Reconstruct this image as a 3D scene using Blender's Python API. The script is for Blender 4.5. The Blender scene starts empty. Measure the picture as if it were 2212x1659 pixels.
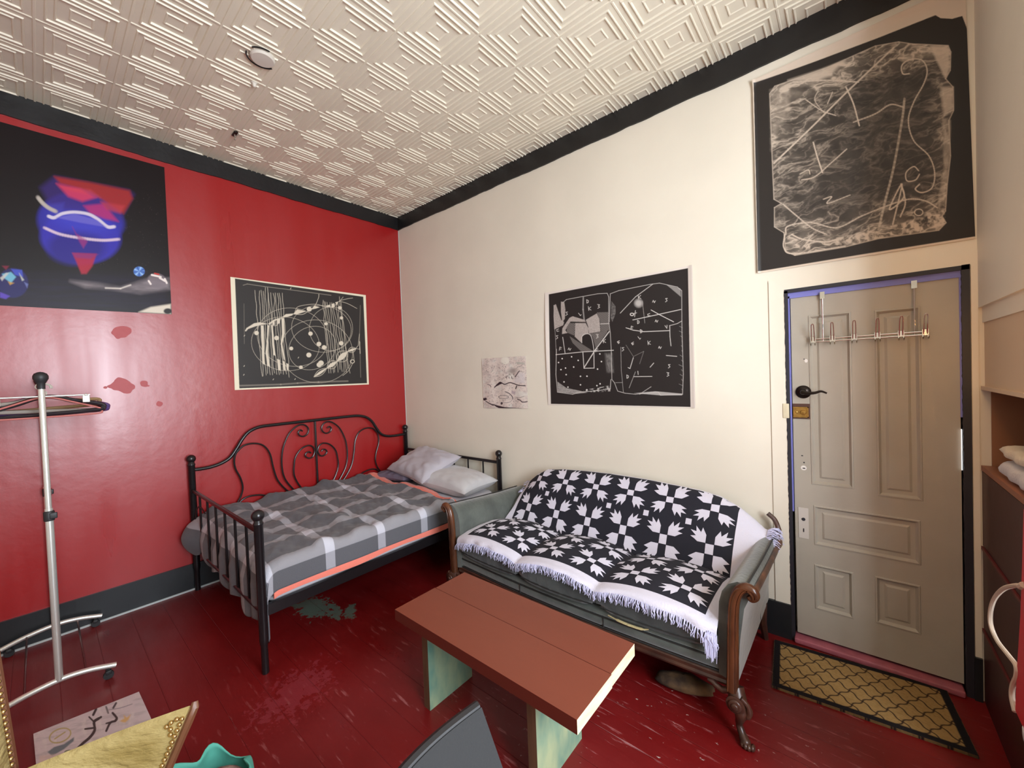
import bpy, math, random
import numpy as np
from mathutils import Vector, Matrix

# ------------------------------------------------------------------ camera
sc = bpy.context.scene
COL = sc.collection
FPX = 864.618
CAM = np.array([3.929, -2.733, 1.569])
# rows: image right, image up, view direction (solved from the ceiling tiles and room edges)
CR = np.array([[0.76388, 0.64431, -0.03689], [0.0145, 0.04002, 0.99909], [-0.6452, 0.76372, -0.02123]])
def pix_ray(px, py):
    return CR.T @ np.array([(px - 1106) / FPX, -(py - 829.5) / FPX, 1.0])
def onX(px, py, x):
    d = pix_ray(px, py); return CAM + d * (x - CAM[0]) / d[0]
def onY(px, py, y):
    d = pix_ray(px, py); return CAM + d * (y - CAM[1]) / d[1]
def onZ(px, py, z):
    d = pix_ray(px, py); return CAM + d * (z - CAM[2]) / d[2]
def proj(P):
    v = (np.asarray(P) - CAM) @ CR.T
    return 1106 + FPX * v[..., 0] / v[..., 2], 829.5 - FPX * v[..., 1] / v[..., 2]

cam_data = bpy.data.cameras.new('camera')
cam = bpy.data.objects.new('camera', cam_data)
COL.objects.link(cam)
cam_data.sensor_width = 36
cam_data.lens = FPX / 2212 * 36
cam_data.clip_start = 0.02
M = Matrix(((CR[0][0], CR[1][0], -CR[2][0], CAM[0]),
            (CR[0][1], CR[1][1], -CR[2][1], CAM[1]),
            (CR[0][2], CR[1][2], -CR[2][2], CAM[2]),
            (0, 0, 0, 1)))
cam.matrix_world = M
sc.camera = cam

# ------------------------------------------------------------------ world, light, exposure
H = 3.418                 # ceiling height
XR, YF = 5.25, -4.7       # window wall and wall behind the camera
world = bpy.data.worlds.new('world'); sc.world = world
world.use_nodes = True
bg = world.node_tree.nodes['Background']
bg.inputs[0].default_value = (0.62, 0.78, 1.0, 1)
bg.inputs[1].default_value = 1.0

WIN = (-2.95, -1.3, 0.75, 2.85)    # window opening in the right wall: y0, y1, z0, z1
def area_light(name, loc, rot, sx, sy, power, col):
    l = bpy.data.lights.new(name, 'AREA'); l.shape = 'RECTANGLE'; l.size = sx; l.size_y = sy
    l.energy = power; l.color = col
    o = bpy.data.objects.new(name, l); COL.objects.link(o); o.location = loc; o.rotation_euler = rot
    return o
# daylight coming in through the window opening, set just outside the glass
area_light('window_daylight', (XR + 0.30, (WIN[0] + WIN[1]) / 2, (WIN[2] + WIN[3]) / 2), (0, math.radians(90), 0),
           WIN[3] - WIN[2], WIN[1] - WIN[0], 315, (0.84, 0.92, 1.0))
sc.view_settings.view_transform = 'Standard'
sc.view_settings.look = 'None'
sc.view_settings.gamma = 1
sc.view_settings.use_curve_mapping = False
sc.view_settings.exposure = -0.12

# ------------------------------------------------------------------ helpers
def lin(c):
    c = np.asarray(c, float) / 255.0
    return np.where(c <= 0.04045, c / 12.92, ((c + 0.055) / 1.055) ** 2.4)
def L4(r, g, b):
    v = lin((r, g, b)); return (float(v[0]), float(v[1]), float(v[2]), 1)

def mat(name, col, rough=0.5, metal=0.0, bump=0.0, bscale=60, var=0.0, vscale=8, col2=None, spec=None, coat=0.0,
        sheen=0.0, stretch=(1, 1, 1), emit=None):
    m = bpy.data.materials.new(name); m.use_nodes = True
    nt = m.node_tree; N = nt.nodes; Lk = nt.links
    b = N['Principled BSDF']
    b.inputs['Base Color'].default_value = col
    b.inputs['Roughness'].default_value = rough
    b.inputs['Metallic'].default_value = metal
    if spec is not None: b.inputs['Specular IOR Level'].default_value = spec
    if coat: b.inputs['Coat Weight'].default_value = coat
    if sheen: b.inputs['Sheen Weight'].default_value = sheen
    if emit:
        b.inputs['Emission Color'].default_value = emit[0]; b.inputs['Emission Strength'].default_value = emit[1]
    tc = N.new('ShaderNodeTexCoord'); mp = N.new('ShaderNodeMapping'); mp.inputs['Scale'].default_value = stretch
    Lk.new(tc.outputs['Object'], mp.inputs[0])
    if var or col2 is not None:
        nz = N.new('ShaderNodeTexNoise'); nz.inputs['Scale'].default_value = vscale; nz.inputs['Detail'].default_value = 6
        Lk.new(mp.outputs[0], nz.inputs['Vector'])
        rp = N.new('ShaderNodeValToRGB')
        c2 = col2 if col2 is not None else tuple(min(1, x * (1 + var)) for x in col[:3]) + (1,)
        c1 = col if col2 is not None else tuple(x * (1 - var) for x in col[:3]) + (1,)
        rp.color_ramp.elements[0].position = 0.35; rp.color_ramp.elements[0].color = c1
        rp.color_ramp.elements[1].position = 0.65; rp.color_ramp.elements[1].color = c2
        Lk.new(nz.outputs['Fac'], rp.inputs[0]); Lk.new(rp.outputs[0], b.inputs['Base Color'])
    if bump:
        nb = N.new('ShaderNodeTexNoise'); nb.inputs['Scale'].default_value = bscale; nb.inputs['Detail'].default_value = 4
        Lk.new(mp.outputs[0], nb.inputs['Vector'])
        bp = N.new('ShaderNodeBump'); bp.inputs['Strength'].default_value = bump; bp.inputs['Distance'].default_value = 0.01
        Lk.new(nb.outputs['Fac'], bp.inputs['Height']); Lk.new(bp.outputs[0], b.inputs['Normal'])
    return m

def vcol_mat(name, rough=0.6, spec=0.3, bump=0.0, bscale=20):
    m = mat(name, (1, 1, 1, 1), rough, spec=spec, bump=bump, bscale=bscale)
    a = m.node_tree.nodes.new('ShaderNodeVertexColor'); a.layer_name = 'paint'
    m.node_tree.links.new(a.outputs[0], m.node_tree.nodes['Principled BSDF'].inputs['Base Color'])
    return m

def link(name, me, parent=None, loc=None):
    o = bpy.data.objects.new(name, me); COL.objects.link(o)
    if parent is not None: o.parent = parent
    if loc is not None: o.location = loc
    return o
def tag(o, label=None, cat=None, group=None, kind=None):
    if label: o['label'] = label
    if cat: o['category'] = cat
    if group: o['group'] = group
    if kind: o['kind'] = kind
    return o
def thing(name, label, cat, loc=(0, 0, 0), rz=0.0, group=None):
    o = bpy.data.objects.new(name, None); COL.objects.link(o); o.empty_display_size = 0.1
    o.location = loc; o.rotation_euler = (0, 0, rz)
    return tag(o, label, cat, group)

def rotm(ax, a):
    return np.array(Matrix.Rotation(a, 3, ax))

class MB:
    """collects shapes into ONE mesh"""
    def __init__(s): s.v = []; s.f = []; s.m = []; s.n = 0
    def add(s, V, F, mi=0):
        V = np.asarray(V, float).reshape(-1, 3)
        s.v.append(V)
        for f in F:
            s.f.append(tuple(int(i) + s.n for i in f)); s.m.append(mi)
        s.n += len(V); return s
    def box(s, lo, hi, mi=0, rot=None, c=None, bev=0.0):
        lo = np.array(lo, float); hi = np.array(hi, float)
        if bev <= 0:
            V = np.array([[x, y, z] for x in (lo[0], hi[0]) for y in (lo[1], hi[1]) for z in (lo[2], hi[2])])
            F = [(0, 1, 3, 2), (4, 6, 7, 5), (0, 4, 5, 1), (2, 3, 7, 6), (0, 2, 6, 4), (1, 5, 7, 3)]
        else:
            # rounded box from a subdivided superellipsoid-like cube
            ce = (lo + hi) / 2; h = (hi - lo) / 2; n = 6
            g = []
            for k in range(3):
                b_ = min(bev, h[k] * 0.98)
                g.append(np.array([-h[k]] + [-h[k] + b_ * (1 - math.cos(a)) for a in (0.5, 1.05)] + [-h[k] + b_, h[k] - b_] +
                                  [h[k] - b_ * (1 - math.cos(a)) for a in (1.05, 0.5)] + [h[k]]))
            V = []; idx = {}; F = []
            def vid(i, j, k):
                key = (i, j, k)
                if key not in idx:
                    p = np.array([g[0][i], g[1][j], g[2][k]])
                    q = np.array([np.clip(p[t], -h[t] + min(bev, h[t] * .98), h[t] - min(bev, h[t] * .98)) for t in range(3)])
                    d = p - q; l = np.linalg.norm(d)
                    if l > 1e-9: p = q + d / l * min(bev, min(h) * .98)
                    idx[key] = len(V); V.append(p + ce)
                return idx[key]
            m_ = 7
            for a, b_ in [(i, j) for i in range(m_) for j in range(m_)]:
                F.append((vid(a, b_, 0), vid(a, b_ + 1, 0), vid(a + 1, b_ + 1, 0), vid(a + 1, b_, 0)))
                F.append((vid(a, b_, m_), vid(a + 1, b_, m_), vid(a + 1, b_ + 1, m_), vid(a, b_ + 1, m_)))
                F.append((vid(a, 0, b_), vid(a + 1, 0, b_), vid(a + 1, 0, b_ + 1), vid(a, 0, b_ + 1)))
                F.append((vid(a, m_, b_), vid(a, m_, b_ + 1), vid(a + 1, m_, b_ + 1), vid(a + 1, m_, b_)))
                F.append((vid(0, a, b_), vid(0, a, b_ + 1), vid(0, a + 1, b_ + 1), vid(0, a + 1, b_)))
                F.append((vid(m_, a, b_), vid(m_, a + 1, b_), vid(m_, a + 1, b_ + 1), vid(m_, a, b_ + 1)))
            V = np.array(V)
        if rot is not None:
            c = (lo + hi) / 2 if c is None else np.array(c)
            V = (V - c) @ np.asarray(rot).T + c
        return s.add(V, F, mi)
    def tube(s, pts, r, seg=10, mi=0, closed=False, flat=1.0, cap=True, up=None):
        P = np.asarray(pts, float); n = len(P)
        rr = np.full(n, r, float) if np.isscalar(r) else np.asarray(r, float)
        T = np.zeros_like(P)
        for i in range(n):
            if closed: T[i] = P[(i + 1) % n] - P[i - 1]
            else: T[i] = P[min(i + 1, n - 1)] - P[max(i - 1, 0)]
        T /= np.maximum(np.linalg.norm(T, axis=1, keepdims=True), 1e-9)
        u = np.array(up, float) if up is not None else (np.array([0, 0, 1.]) if abs(T[0][2]) < 0.9 else np.array([1., 0, 0]))
        V = []; A = np.linspace(0, 2 * math.pi, seg, endpoint=False)
        for i in range(n):
            u = u - T[i] * (u @ T[i])
            l = np.linalg.norm(u)
            if l < 1e-6: u = np.cross(T[i], [1, 0.3, 0.2]); l = np.linalg.norm(u)
            u = u / l; w = np.cross(T[i], u)
            for a in A: V.append(P[i] + rr[i] * (math.cos(a) * u * flat + math.sin(a) * w))
        F = []
        for i in range(n if closed else n - 1):
            j = (i + 1) % n
            for k in range(seg):
                k2 = (k + 1) % seg
                F.append((i * seg + k, j * seg + k, j * seg + k2, i * seg + k2))
        if cap and not closed:
            F.append(tuple(range(seg))); F.append(tuple(range((n - 1) * seg, n * seg))[::-1])
        return s.add(V, F, mi)
    def lathe(s, prof, o=(0, 0, 0), seg=20, mi=0, rot=None):
        A = np.linspace(0, 2 * math.pi, seg, endpoint=False); V = []; F = []
        for r_, z in prof:
            for a in A: V.append((r_ * math.cos(a), r_ * math.sin(a), z))
        n = len(prof)
        for i in range(n - 1):
            for k in range(seg):
                k2 = (k + 1) % seg
                F.append((i * seg + k, i * seg + k2, (i + 1) * seg + k2, (i + 1) * seg + k))
        F.append(tuple(range(seg))[::-1]); F.append(tuple(range((n - 1) * seg, n * seg)))
        V = np.array(V)
        if rot is not None: V = V @ np.asarray(rot).T
        return s.add(V + np.array(o), F, mi)
    def ball(s, c, r, mi=0, seg=14, sc_=(1, 1, 1), rot=None):
        n = seg // 2 + 1
        prof = [(max(1e-4, math.sin(math.pi * i / n)), -math.cos(math.pi * i / n)) for i in range(n + 1)]
        A = np.linspace(0, 2 * math.pi, seg, endpoint=False); V = []; F = []
        for r_, z in prof:
            for a in A: V.append((r_ * math.cos(a), r_ * math.sin(a), z))
        for i in range(n):
            for k in range(seg):
                k2 = (k + 1) % seg
                F.append((i * seg + k, i * seg + k2, (i + 1) * seg + k2, (i + 1) * seg + k))
        V = np.array(V) * r * np.array(sc_)
        if rot is not None: V = V @ np.asarray(rot).T
        return s.add(V + np.array(c), F, mi)
    def grid(s, fn, us, vs, mi=0, flip=False):
        V = [fn(u, v) for v in vs for u in us]; nu = len(us); F = []
        for j in range(len(vs) - 1):
            for i in range(nu - 1):
                q = (j * nu + i, j * nu + i + 1, (j + 1) * nu + i + 1, (j + 1) * nu + i)
                F.append(q[::-1] if flip else q)
        return s.add(V, F, mi)
    def prism(s, poly, d0, d1, fn, mi=0):
        """poly of 2D points lifted by fn(a, b, depth)"""
        n = len(poly)
        V = [fn(a, b, d0) for a, b in poly] + [fn(a, b, d1) for a, b in poly]
        F = [tuple(range(n))[::-1], tuple(range(n, 2 * n))] + [(i, (i + 1) % n, n + (i + 1) % n, n + i) for i in range(n)]
        return s.add(V, F, mi)
    def loft(s, rings, mi=0, cap=True, closed=True):
        n = len(rings[0]); V = np.concatenate([np.asarray(r, float) for r in rings]); F = []
        for i in range(len(rings) - 1):
            for k in range(n if closed else n - 1):
                k2 = (k + 1) % n
                F.append((i * n + k, i * n + k2, (i + 1) * n + k2, (i + 1) * n + k))
        if cap:
            F.append(tuple(range(n))[::-1]); F.append(tuple(range((len(rings) - 1) * n, len(rings) * n)))
        return s.add(V, F, mi)
    def build(s, name, mats, parent=None, smooth=True, fix=True, angle=40):
        me = bpy.data.meshes.new(name)
        V = np.concatenate(s.v)
        me.from_pydata(V.tolist(), [], s.f)
        if not isinstance(mats, (list, tuple)): mats = [mats]
        for m_ in mats: me.materials.append(m_)
        me.polygons.foreach_set('material_index', s.m)
        if fix:
            import bmesh
            bm = bmesh.new(); bm.from_mesh(me); bmesh.ops.recalc_face_normals(bm, faces=bm.faces); bm.to_mesh(me); bm.free()
        if smooth:
            me.polygons.foreach_set('use_smooth', [True] * len(me.polygons))
            me.set_sharp_from_angle(angle=math.radians(angle))
        me.update()
        return link(name, me, parent)

def cat_rom(pts, n=8, closed=False):
    P = np.asarray(pts, float); out = []; m = len(P)
    rng = range(m if closed else m - 1)
    for i in rng:
        p0 = P[(i - 1) % m] if (closed or i > 0) else P[0] * 2 - P[1]
        p1 = P[i]; p2 = P[(i + 1) % m]
        p3 = P[(i + 2) % m] if (closed or i + 2 < m) else P[-1] * 2 - P[-2]
        for t in np.linspace(0, 1, n, endpoint=False):
            out.append(0.5 * ((2 * p1) + (-p0 + p2) * t + (2 * p0 - 5 * p1 + 4 * p2 - p3) * t * t + (-p0 + 3 * p1 - 3 * p2 + p3) * t ** 3))
    if not closed: out.append(P[-1])
    return np.array(out)
def interp(x, tab):
    t = np.array(tab); return float(np.interp(x, t[:, 0], t[:, 1]))

# smooth value noise for shaping cloth
_rs = np.random.RandomState(7)
_NG = _rs.rand(64, 64)
def vnoise(x, y):
    x = np.asarray(x, float); y = np.asarray(y, float)
    xi = np.floor(x).astype(int); yi = np.floor(y).astype(int); fx = x - xi; fy = y - yi
    fx = fx * fx * (3 - 2 * fx); fy = fy * fy * (3 - 2 * fy)
    g = lambda a, b: _NG[a % 64, b % 64]
    return (g(xi, yi) * (1 - fx) + g(xi + 1, yi) * fx) * (1 - fy) + (g(xi, yi + 1) * (1 - fx) + g(xi + 1, yi + 1) * fx) * fy
def fbm(x, y, o=4):
    a = 0; w = 0.5
    for i in range(o):
        a = a + w * vnoise(x * 2 ** i + 11.3 * i, y * 2 ** i + 5.7 * i); w *= 0.5
    return a

# a painted sheet of paper: colours are painted on a canvas and carried by the mesh as a colour attribute
class Canvas:
    def __init__(s, x0, y0, x1, y1, col, k=2.0):
        s.x0, s.y0, s.k = x0, y0, k
        s.w = int((x1 - x0) * k) + 2; s.h = int((y1 - y0) * k) + 2
        s.a = np.zeros((s.h, s.w, 3)); s.a[:] = lin(col)
        s.X, s.Y = np.meshgrid(np.arange(s.w) / k + x0, np.arange(s.h) / k + y0)
    def _box(s, pts, pad):
        P = np.asarray(pts, float)
        i0 = max(0, int((P[:, 0].min() - pad - s.x0) * s.k)); i1 = min(s.w, int((P[:, 0].max() + pad - s.x0) * s.k) + 2)
        j0 = max(0, int((P[:, 1].min() - pad - s.y0) * s.k)); j1 = min(s.h, int((P[:, 1].max() + pad - s.y0) * s.k) + 2)
        return slice(j0, j1), slice(i0, i1)
    def mix(s, sl, m, col):
        c = lin(col); s.a[sl] = s.a[sl] * (1 - m[..., None]) + c * m[..., None]
    def line(s, pts, w, col, al=1.0, soft=0.5, smooth=False, w2=None):
        if smooth: pts = cat_rom(pts, 8)
        pts = np.asarray(pts, float); n = len(pts) - 1
        for i in range(n):
            a, b = pts[i], pts[i + 1]
            ww = w if w2 is None else w + (w2 - w) * i / max(1, n - 1)
            sl = s._box([a, b], ww + soft * 2 + 1)
            X = s.X[sl]; Y = s.Y[sl]
            if X.size == 0: continue
            d = b - a; l2 = max(d @ d, 1e-9)
            t = np.clip(((X - a[0]) * d[0] + (Y - a[1]) * d[1]) / l2, 0, 1)
            D = np.hypot(X - a[0] - t * d[0], Y - a[1] - t * d[1])
            m = np.clip((ww / 2 + soft - D) / (2 * soft), 0, 1) * al
            s.mix(sl, m, col)
    def ell(s, c, rx, ry, rot=0, w=1.0, col=(230, 225, 205), fill=False, al=1.0, soft=0.5, a0=0, a1=360):
        if fill:
            sl = s._box([(c[0] - max(rx, ry), c[1] - max(rx, ry)), (c[0] + max(rx, ry), c[1] + max(rx, ry))], soft * 2 + 1)
            X = s.X[sl] - c[0]; Y = s.Y[sl] - c[1]; r = math.radians(rot)
            u = X * math.cos(r) + Y * math.sin(r); v = -X * math.sin(r) + Y * math.cos(r)
            D = (np.sqrt((u / rx) ** 2 + (v / ry) ** 2) - 1) * min(rx, ry)
            s.mix(sl, np.clip((soft - D) / (2 * soft), 0, 1) * al, col)
        else:
            r = math.radians(rot); P = []
            for t in np.radians(np.linspace(a0, a1, 60)):
                u = rx * math.cos(t); v = ry * math.sin(t)
                P.append((c[0] + u * math.cos(r) - v * math.sin(r), c[1] + u * math.sin(r) + v * math.cos(r)))
            s.line(P, w, col, al, soft)
    def poly(s, pts, col, al=1.0, soft=0.4, tex=None):
        P = np.asarray(pts, float); sl = s._box(P, soft * 2 + 1)
        X = s.X[sl]; Y = s.Y[sl]
        if X.size == 0: return
        ins = np.zeros(X.shape, bool); D = np.full(X.shape, 1e9); n = len(P)
        for i in range(n):
            a, b = P[i], P[(i + 1) % n]
            c = ((a[1] > Y) != (b[1] > Y))
            with np.errstate(divide='ignore', invalid='ignore'):
                xx = (b[0] - a[0]) * (Y - a[1]) / (b[1] - a[1] + 1e-12) + a[0]
            ins ^= c & (X < xx)
            d = b - a; t = np.clip(((X - a[0]) * d[0] + (Y - a[1]) * d[1]) / max(d @ d, 1e-9), 0, 1)
            D = np.minimum(D, np.hypot(X - a[0] - t * d[0], Y - a[1] - t * d[1]))
        sd = np.where(ins, -D, D)
        m = np.clip((soft - sd) / (2 * soft), 0, 1) * al
        if tex is not None: m = m * tex(X, Y)
        s.mix(sl, m, col)
    def sample(s, x, y):
        u = np.clip((np.asarray(x) - s.x0) * s.k, 0, s.w - 1.01); v = np.clip((np.asarray(y) - s.y0) * s.k, 0, s.h - 1.01)
        i = u.astype(int); j = v.astype(int); fu = (u - i)[..., None]; fv = (v - j)[..., None]
        A = s.a
        return (A[j, i] * (1 - fu) + A[j, i + 1] * fu) * (1 - fv) + (A[j + 1, i] * (1 - fu) + A[j + 1, i + 1] * fu) * fv

def sheet(name, corners, nu, nv, canvas, uvmap, m, thick=0.0012, bulge=None, parent=None):
    """paper with four 3D corners (top-left, top-right, bottom-right, bottom-left); uvmap turns points (and u, v) into canvas coordinates"""
    c = [np.asarray(p, float) for p in corners]
    U, V = np.meshgrid(np.linspace(0, 1, nu), np.linspace(0, 1, nv))
    P = (c[0] * ((1 - U) * (1 - V))[..., None] + c[1] * (U * (1 - V))[..., None] + c[2] * (U * V)[..., None] + c[3] * ((1 - U) * V)[..., None])
    x, y = uvmap(P, U, V)
    colr = canvas.sample(x, y)
    if bulge is not None: P = P + bulge(U, V)
    N = np.cross(c[1] - c[0], c[3] - c[0]); N /= -np.linalg.norm(N)
    n = nu * nv
    Vt = np.concatenate([P.reshape(-1, 3) , P.reshape(-1, 3) - N * thick])
    idx = np.arange(n).reshape(nv, nu)
    a = idx[:-1, :-1].ravel(); b = idx[:-1, 1:].ravel(); d = idx[1:, 1:].ravel(); e = idx[1:, :-1].ravel()
    F = np.stack([a, e, d, b], 1)
    ring = list(idx[0, :]) + list(idx[1:, -1]) + list(idx[-1, -2::-1]) + list(idx[-2:0:-1, 0])
    ring = np.array(ring); nx = np.roll(ring, -1)
    S = np.stack([ring, nx, nx + n, ring + n], 1)
    B = F[:, ::-1] + n
    F = np.concatenate([F, S, B])
    me = bpy.data.meshes.new(name)
    me.vertices.add(2 * n); me.vertices.foreach_set('co', Vt.astype(np.float32).ravel())
    me.loops.add(F.size); me.loops.foreach_set('vertex_index', F.astype(np.int32).ravel())
    me.polygons.add(len(F)); me.polygons.foreach_set('loop_start', np.arange(0, F.size, 4, dtype=np.int32))
    me.polygons.foreach_set('loop_total', np.full(len(F), 4, np.int32))
    me.update(calc_edges=True)
    at = me.color_attributes.new('paint', 'FLOAT_COLOR', 'POINT')
    cc = np.ones((2 * n, 4), np.float32); cc[:n, :3] = colr.reshape(-1, 3); cc[n:, :3] = colr.reshape(-1, 3)
    at.data.foreach_set('color', cc.ravel())
    me.materials.append(m)
    me.polygons.foreach_set('use_smooth', [True] * len(me.polygons))
    me.set_sharp_from_angle(angle=math.radians(40))
    me.update()
    return link(name, me, parent)

# ------------------------------------------------------------------ materials of the room
def wall_red_mat():
    m = mat('red_paint', L4(152, 22, 24), 0.34, bump=0.10, bscale=14, spec=0.75)
    nt = m.node_tree; N = nt.nodes; Lk = nt.links; b = N['Principled BSDF']
    geo = N.new('ShaderNodeNewGeometry')
    # broad uneven coats of paint
    mp = N.new('ShaderNodeMapping'); mp.inputs['Scale'].default_value = (1, 3.2, 0.35); Lk.new(geo.outputs['Position'], mp.inputs[0])
    nz = N.new('ShaderNodeTexNoise'); nz.inputs['Scale'].default_value = 1.6; nz.inputs['Detail'].default_value = 3; Lk.new(mp.outputs[0], nz.inputs['Vector'])
    mr = N.new('ShaderNodeMapRange'); mr.inputs[1].default_value = 0.3; mr.inputs[2].default_value = 0.7
    mr.inputs[3].default_value = 0.27; mr.inputs[4].default_value = 0.40; Lk.new(nz.outputs['Fac'], mr.inputs[0])
    # touched-up spots: flatter paint, redder
    n2 = N.new('ShaderNodeTexNoise'); n2.inputs['Scale'].default_value = 9; n2.inputs['Detail'].default_value = 2; Lk.new(geo.outputs['Position'], n2.inputs['Vector'])
    acc = None
    for (y, z, r) in [(-2.337, 1.985, .042), (-2.365, 1.60, .052), (-2.325, 1.575, .035), (-2.236, 1.611, .025), (-2.158, 1.453, .016), (-2.43, 1.586, .004)]:
        d = N.new('ShaderNodeVectorMath'); d.operation = 'DISTANCE'; Lk.new(geo.outputs['Position'], d.inputs[0]); d.inputs[1].default_value = (0, y, z)
        a = N.new('ShaderNodeMath'); a.operation = 'MULTIPLY_ADD'; Lk.new(n2.outputs['Fac'], a.inputs[0]); a.inputs[1].default_value = -0.12; a.inputs[2].default_value = 0.06 + r
        lt = N.new('ShaderNodeMath'); lt.operation = 'LESS_THAN'; Lk.new(d.outputs['Value'], lt.inputs[0]); Lk.new(a.outputs[0], lt.inputs[1])
        if acc is None: acc = lt
        else:
            mx = N.new('ShaderNodeMath'); mx.operation = 'MAXIMUM'; Lk.new(acc.outputs[0], mx.inputs[0]); Lk.new(lt.outputs[0], mx.inputs[1]); acc = mx
    ro = N.new('ShaderNodeMix'); Lk.new(acc.outputs[0], ro.inputs[0]); Lk.new(mr.outputs[0], ro.inputs[2]); ro.inputs[3].default_value = 0.52
    Lk.new(ro.outputs[0], b.inputs['Roughness'])
    co = N.new('ShaderNodeMix'); co.data_type = 'RGBA'; Lk.new(acc.outputs[0], co.inputs[0])
    co.inputs[6].default_value = L4(158, 20, 22); co.inputs[7].default_value = L4(168, 26, 30)
    Lk.new(co.outputs[2], b.inputs['Base Color'])
    return m
M_RED = wall_red_mat()
M_CREAM = mat('cream_wall_paint', L4(231, 223, 206), 0.55, bump=0.12, bscale=5, var=0.03, vscale=2)
M_CEIL = mat('white_tin_ceiling', L4(228, 219, 199), 0.45, bump=0.06, bscale=30, var=0.03, vscale=3)
M_BLACK = mat('black_trim_paint', L4(26, 25, 26), 0.42, bump=0.15, bscale=25)
M_BLACKF = mat('black_baseboard_paint', L4(30, 33, 36), 0.38, bump=0.1, bscale=20)
M_EDGE = mat('chipped_white_edge', L4(190, 196, 196), 0.6)

def floor_mat():
    m = mat('red_painted_floorboards', L4(120, 14, 18), 0.36, spec=0.5)
    nt = m.node_tree; N = nt.nodes; Lk = nt.links; b = N['Principled BSDF']
    geo = N.new('ShaderNodeNewGeometry'); sep = N.new('ShaderNodeSeparateXYZ'); Lk.new(geo.outputs['Position'], sep.inputs[0])
    def noise(scale, st, det=5, rough=0.6, off=(0, 0, 0)):
        mp = N.new('ShaderNodeMapping'); mp.inputs['Scale'].default_value = st; mp.inputs['Location'].default_value = off
        Lk.new(geo.outputs['Position'], mp.inputs[0])
        n = N.new('ShaderNodeTexNoise'); n.inputs['Scale'].default_value = scale; n.inputs['Detail'].default_value = det; n.inputs['Roughness'].default_value = rough
        Lk.new(mp.outputs[0], n.inputs['Vector']); return n.outputs['Fac']
    def ramp(src, lo, hi):
        r = N.new('ShaderNodeMapRange'); Lk.new(src, r.inputs[0]); r.inputs[1].default_value = lo; r.inputs[2].default_value = hi
        return r.outputs[0]
    def mul(a, b_):
        r = N.new('ShaderNodeMath'); r.operation = 'MULTIPLY'
        for k, s_ in enumerate((a, b_)):
            if isinstance(s_, (int, float)): r.inputs[k].default_value = s_
            else: Lk.new(s_, r.inputs[k])
        return r.outputs[0]
    def mixc(f, a, c):
        r = N.new('ShaderNodeMix'); r.data_type = 'RGBA'
        if isinstance(f, float): r.inputs[0].default_value = f
        else: Lk.new(f, r.inputs[0])
        if isinstance(a, tuple): r.inputs[6].default_value = a
        else: Lk.new(a, r.inputs[6])
        r.inputs[7].default_value = c; return r.outputs[2]
    c = mixc(ramp(noise(1.3, (1, 1, 1), 3), 0.35, 0.65), L4(102, 12, 13), L4(118, 22, 23))
    # scuffs and chips, denser in the walked part beside the sofa
    def spot(x, y, r):
        d = N.new('ShaderNodeVectorMath'); d.operation = 'DISTANCE'; Lk.new(geo.outputs['Position'], d.inputs[0]); d.inputs[1].default_value = (x, y, 0)
        q = N.new('ShaderNodeMapRange'); Lk.new(d.outputs['Value'], q.inputs[0]); q.inputs[1].default_value = r; q.inputs[2].default_value = r * 0.3; return q.outputs[0]
    w1 = spot(3.35, -1.25, 1.1); w2 = spot(3.3, -1.5, 2.4)
    c = mixc(mul(mul(ramp(noise(26, (0.25, 1.4, 1), 6), 0.60, 0.68), w2), 0.55), c, L4(190, 120, 120))
    c = mixc(mul(mul(ramp(noise(34, (0.9, 1.2, 1), 5, off=(3, 1, 0)), 0.66, 0.70), w1), 0.9), c, L4(196, 178, 170))
    c = mixc(mul(mul(ramp(noise(14, (0.08, 2.0, 1), 4, off=(7, 2, 0)), 0.64, 0.69), w1), 0.7), c, L4(190, 140, 140))
    # patch where the red has worn through to old green paint, beside the bed
    def blob(x, y, sx, sy, rot, th=1.0):
        mp = N.new('ShaderNodeMapping'); mp.vector_type = 'TEXTURE'
        mp.inputs['Location'].default_value = (x, y, 0); mp.inputs['Rotation'].default_value = (0, 0, rot); mp.inputs['Scale'].default_value = (sx, sy, 1)
        Lk.new(geo.outputs['Position'], mp.inputs[0])
        ln = N.new('ShaderNodeVectorMath'); ln.operation = 'LENGTH'; Lk.new(mp.outputs[0], ln.inputs[0])
        n_ = noise(22, (1, 1, 1), 6, 0.7)
        s_ = N.new('ShaderNodeMath'); s_.operation = 'MULTIPLY_ADD'; Lk.new(n_, s_.inputs[0]); s_.inputs[1].default_value = 3.2; Lk.new(ln.outputs['Value'], s_.inputs[2])
        return ramp(s_.outputs[0], 2.25 * th + 0.05, 2.25 * th)
    for a in [(1.08, -1.57, .15, .09, .3), (1.22, -1.48, .05, .17, 1.3), (1.02, -1.55, .28, .13, .2), (1.3, -1.42, .05, .13, 1.0)]:
        c = mixc(mul(blob(*a), 0.9), c, L4(92, 104, 92))
    c = mixc(mul(blob(1.75, -1.95, .25, .35, .4, .9), 0.4), c, L4(150, 60, 70))
    # seams between boards
    s = N.new('ShaderNodeMath'); s.operation = 'PINGPONG'; s.inputs[1].default_value = 0.085; Lk.new(sep.outputs['Y'], s.inputs[0])
    g = ramp(s.outputs[0], 0.0022, 0.0006)
    c = mixc(mul(g, 0.32), c, L4(70, 6, 10))
    Lk.new(c, b.inputs['Base Color'])
    rr = N.new('ShaderNodeMapRange'); Lk.new(noise(5, (0.4, 1.3, 1), 5), rr.inputs[0]); rr.inputs[1].default_value = .3; rr.inputs[2].default_value = .7; rr.inputs[3].default_value = .26; rr.inputs[4].default_value = .48
    Lk.new(rr.outputs[0], b.inputs['Roughness'])
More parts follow.
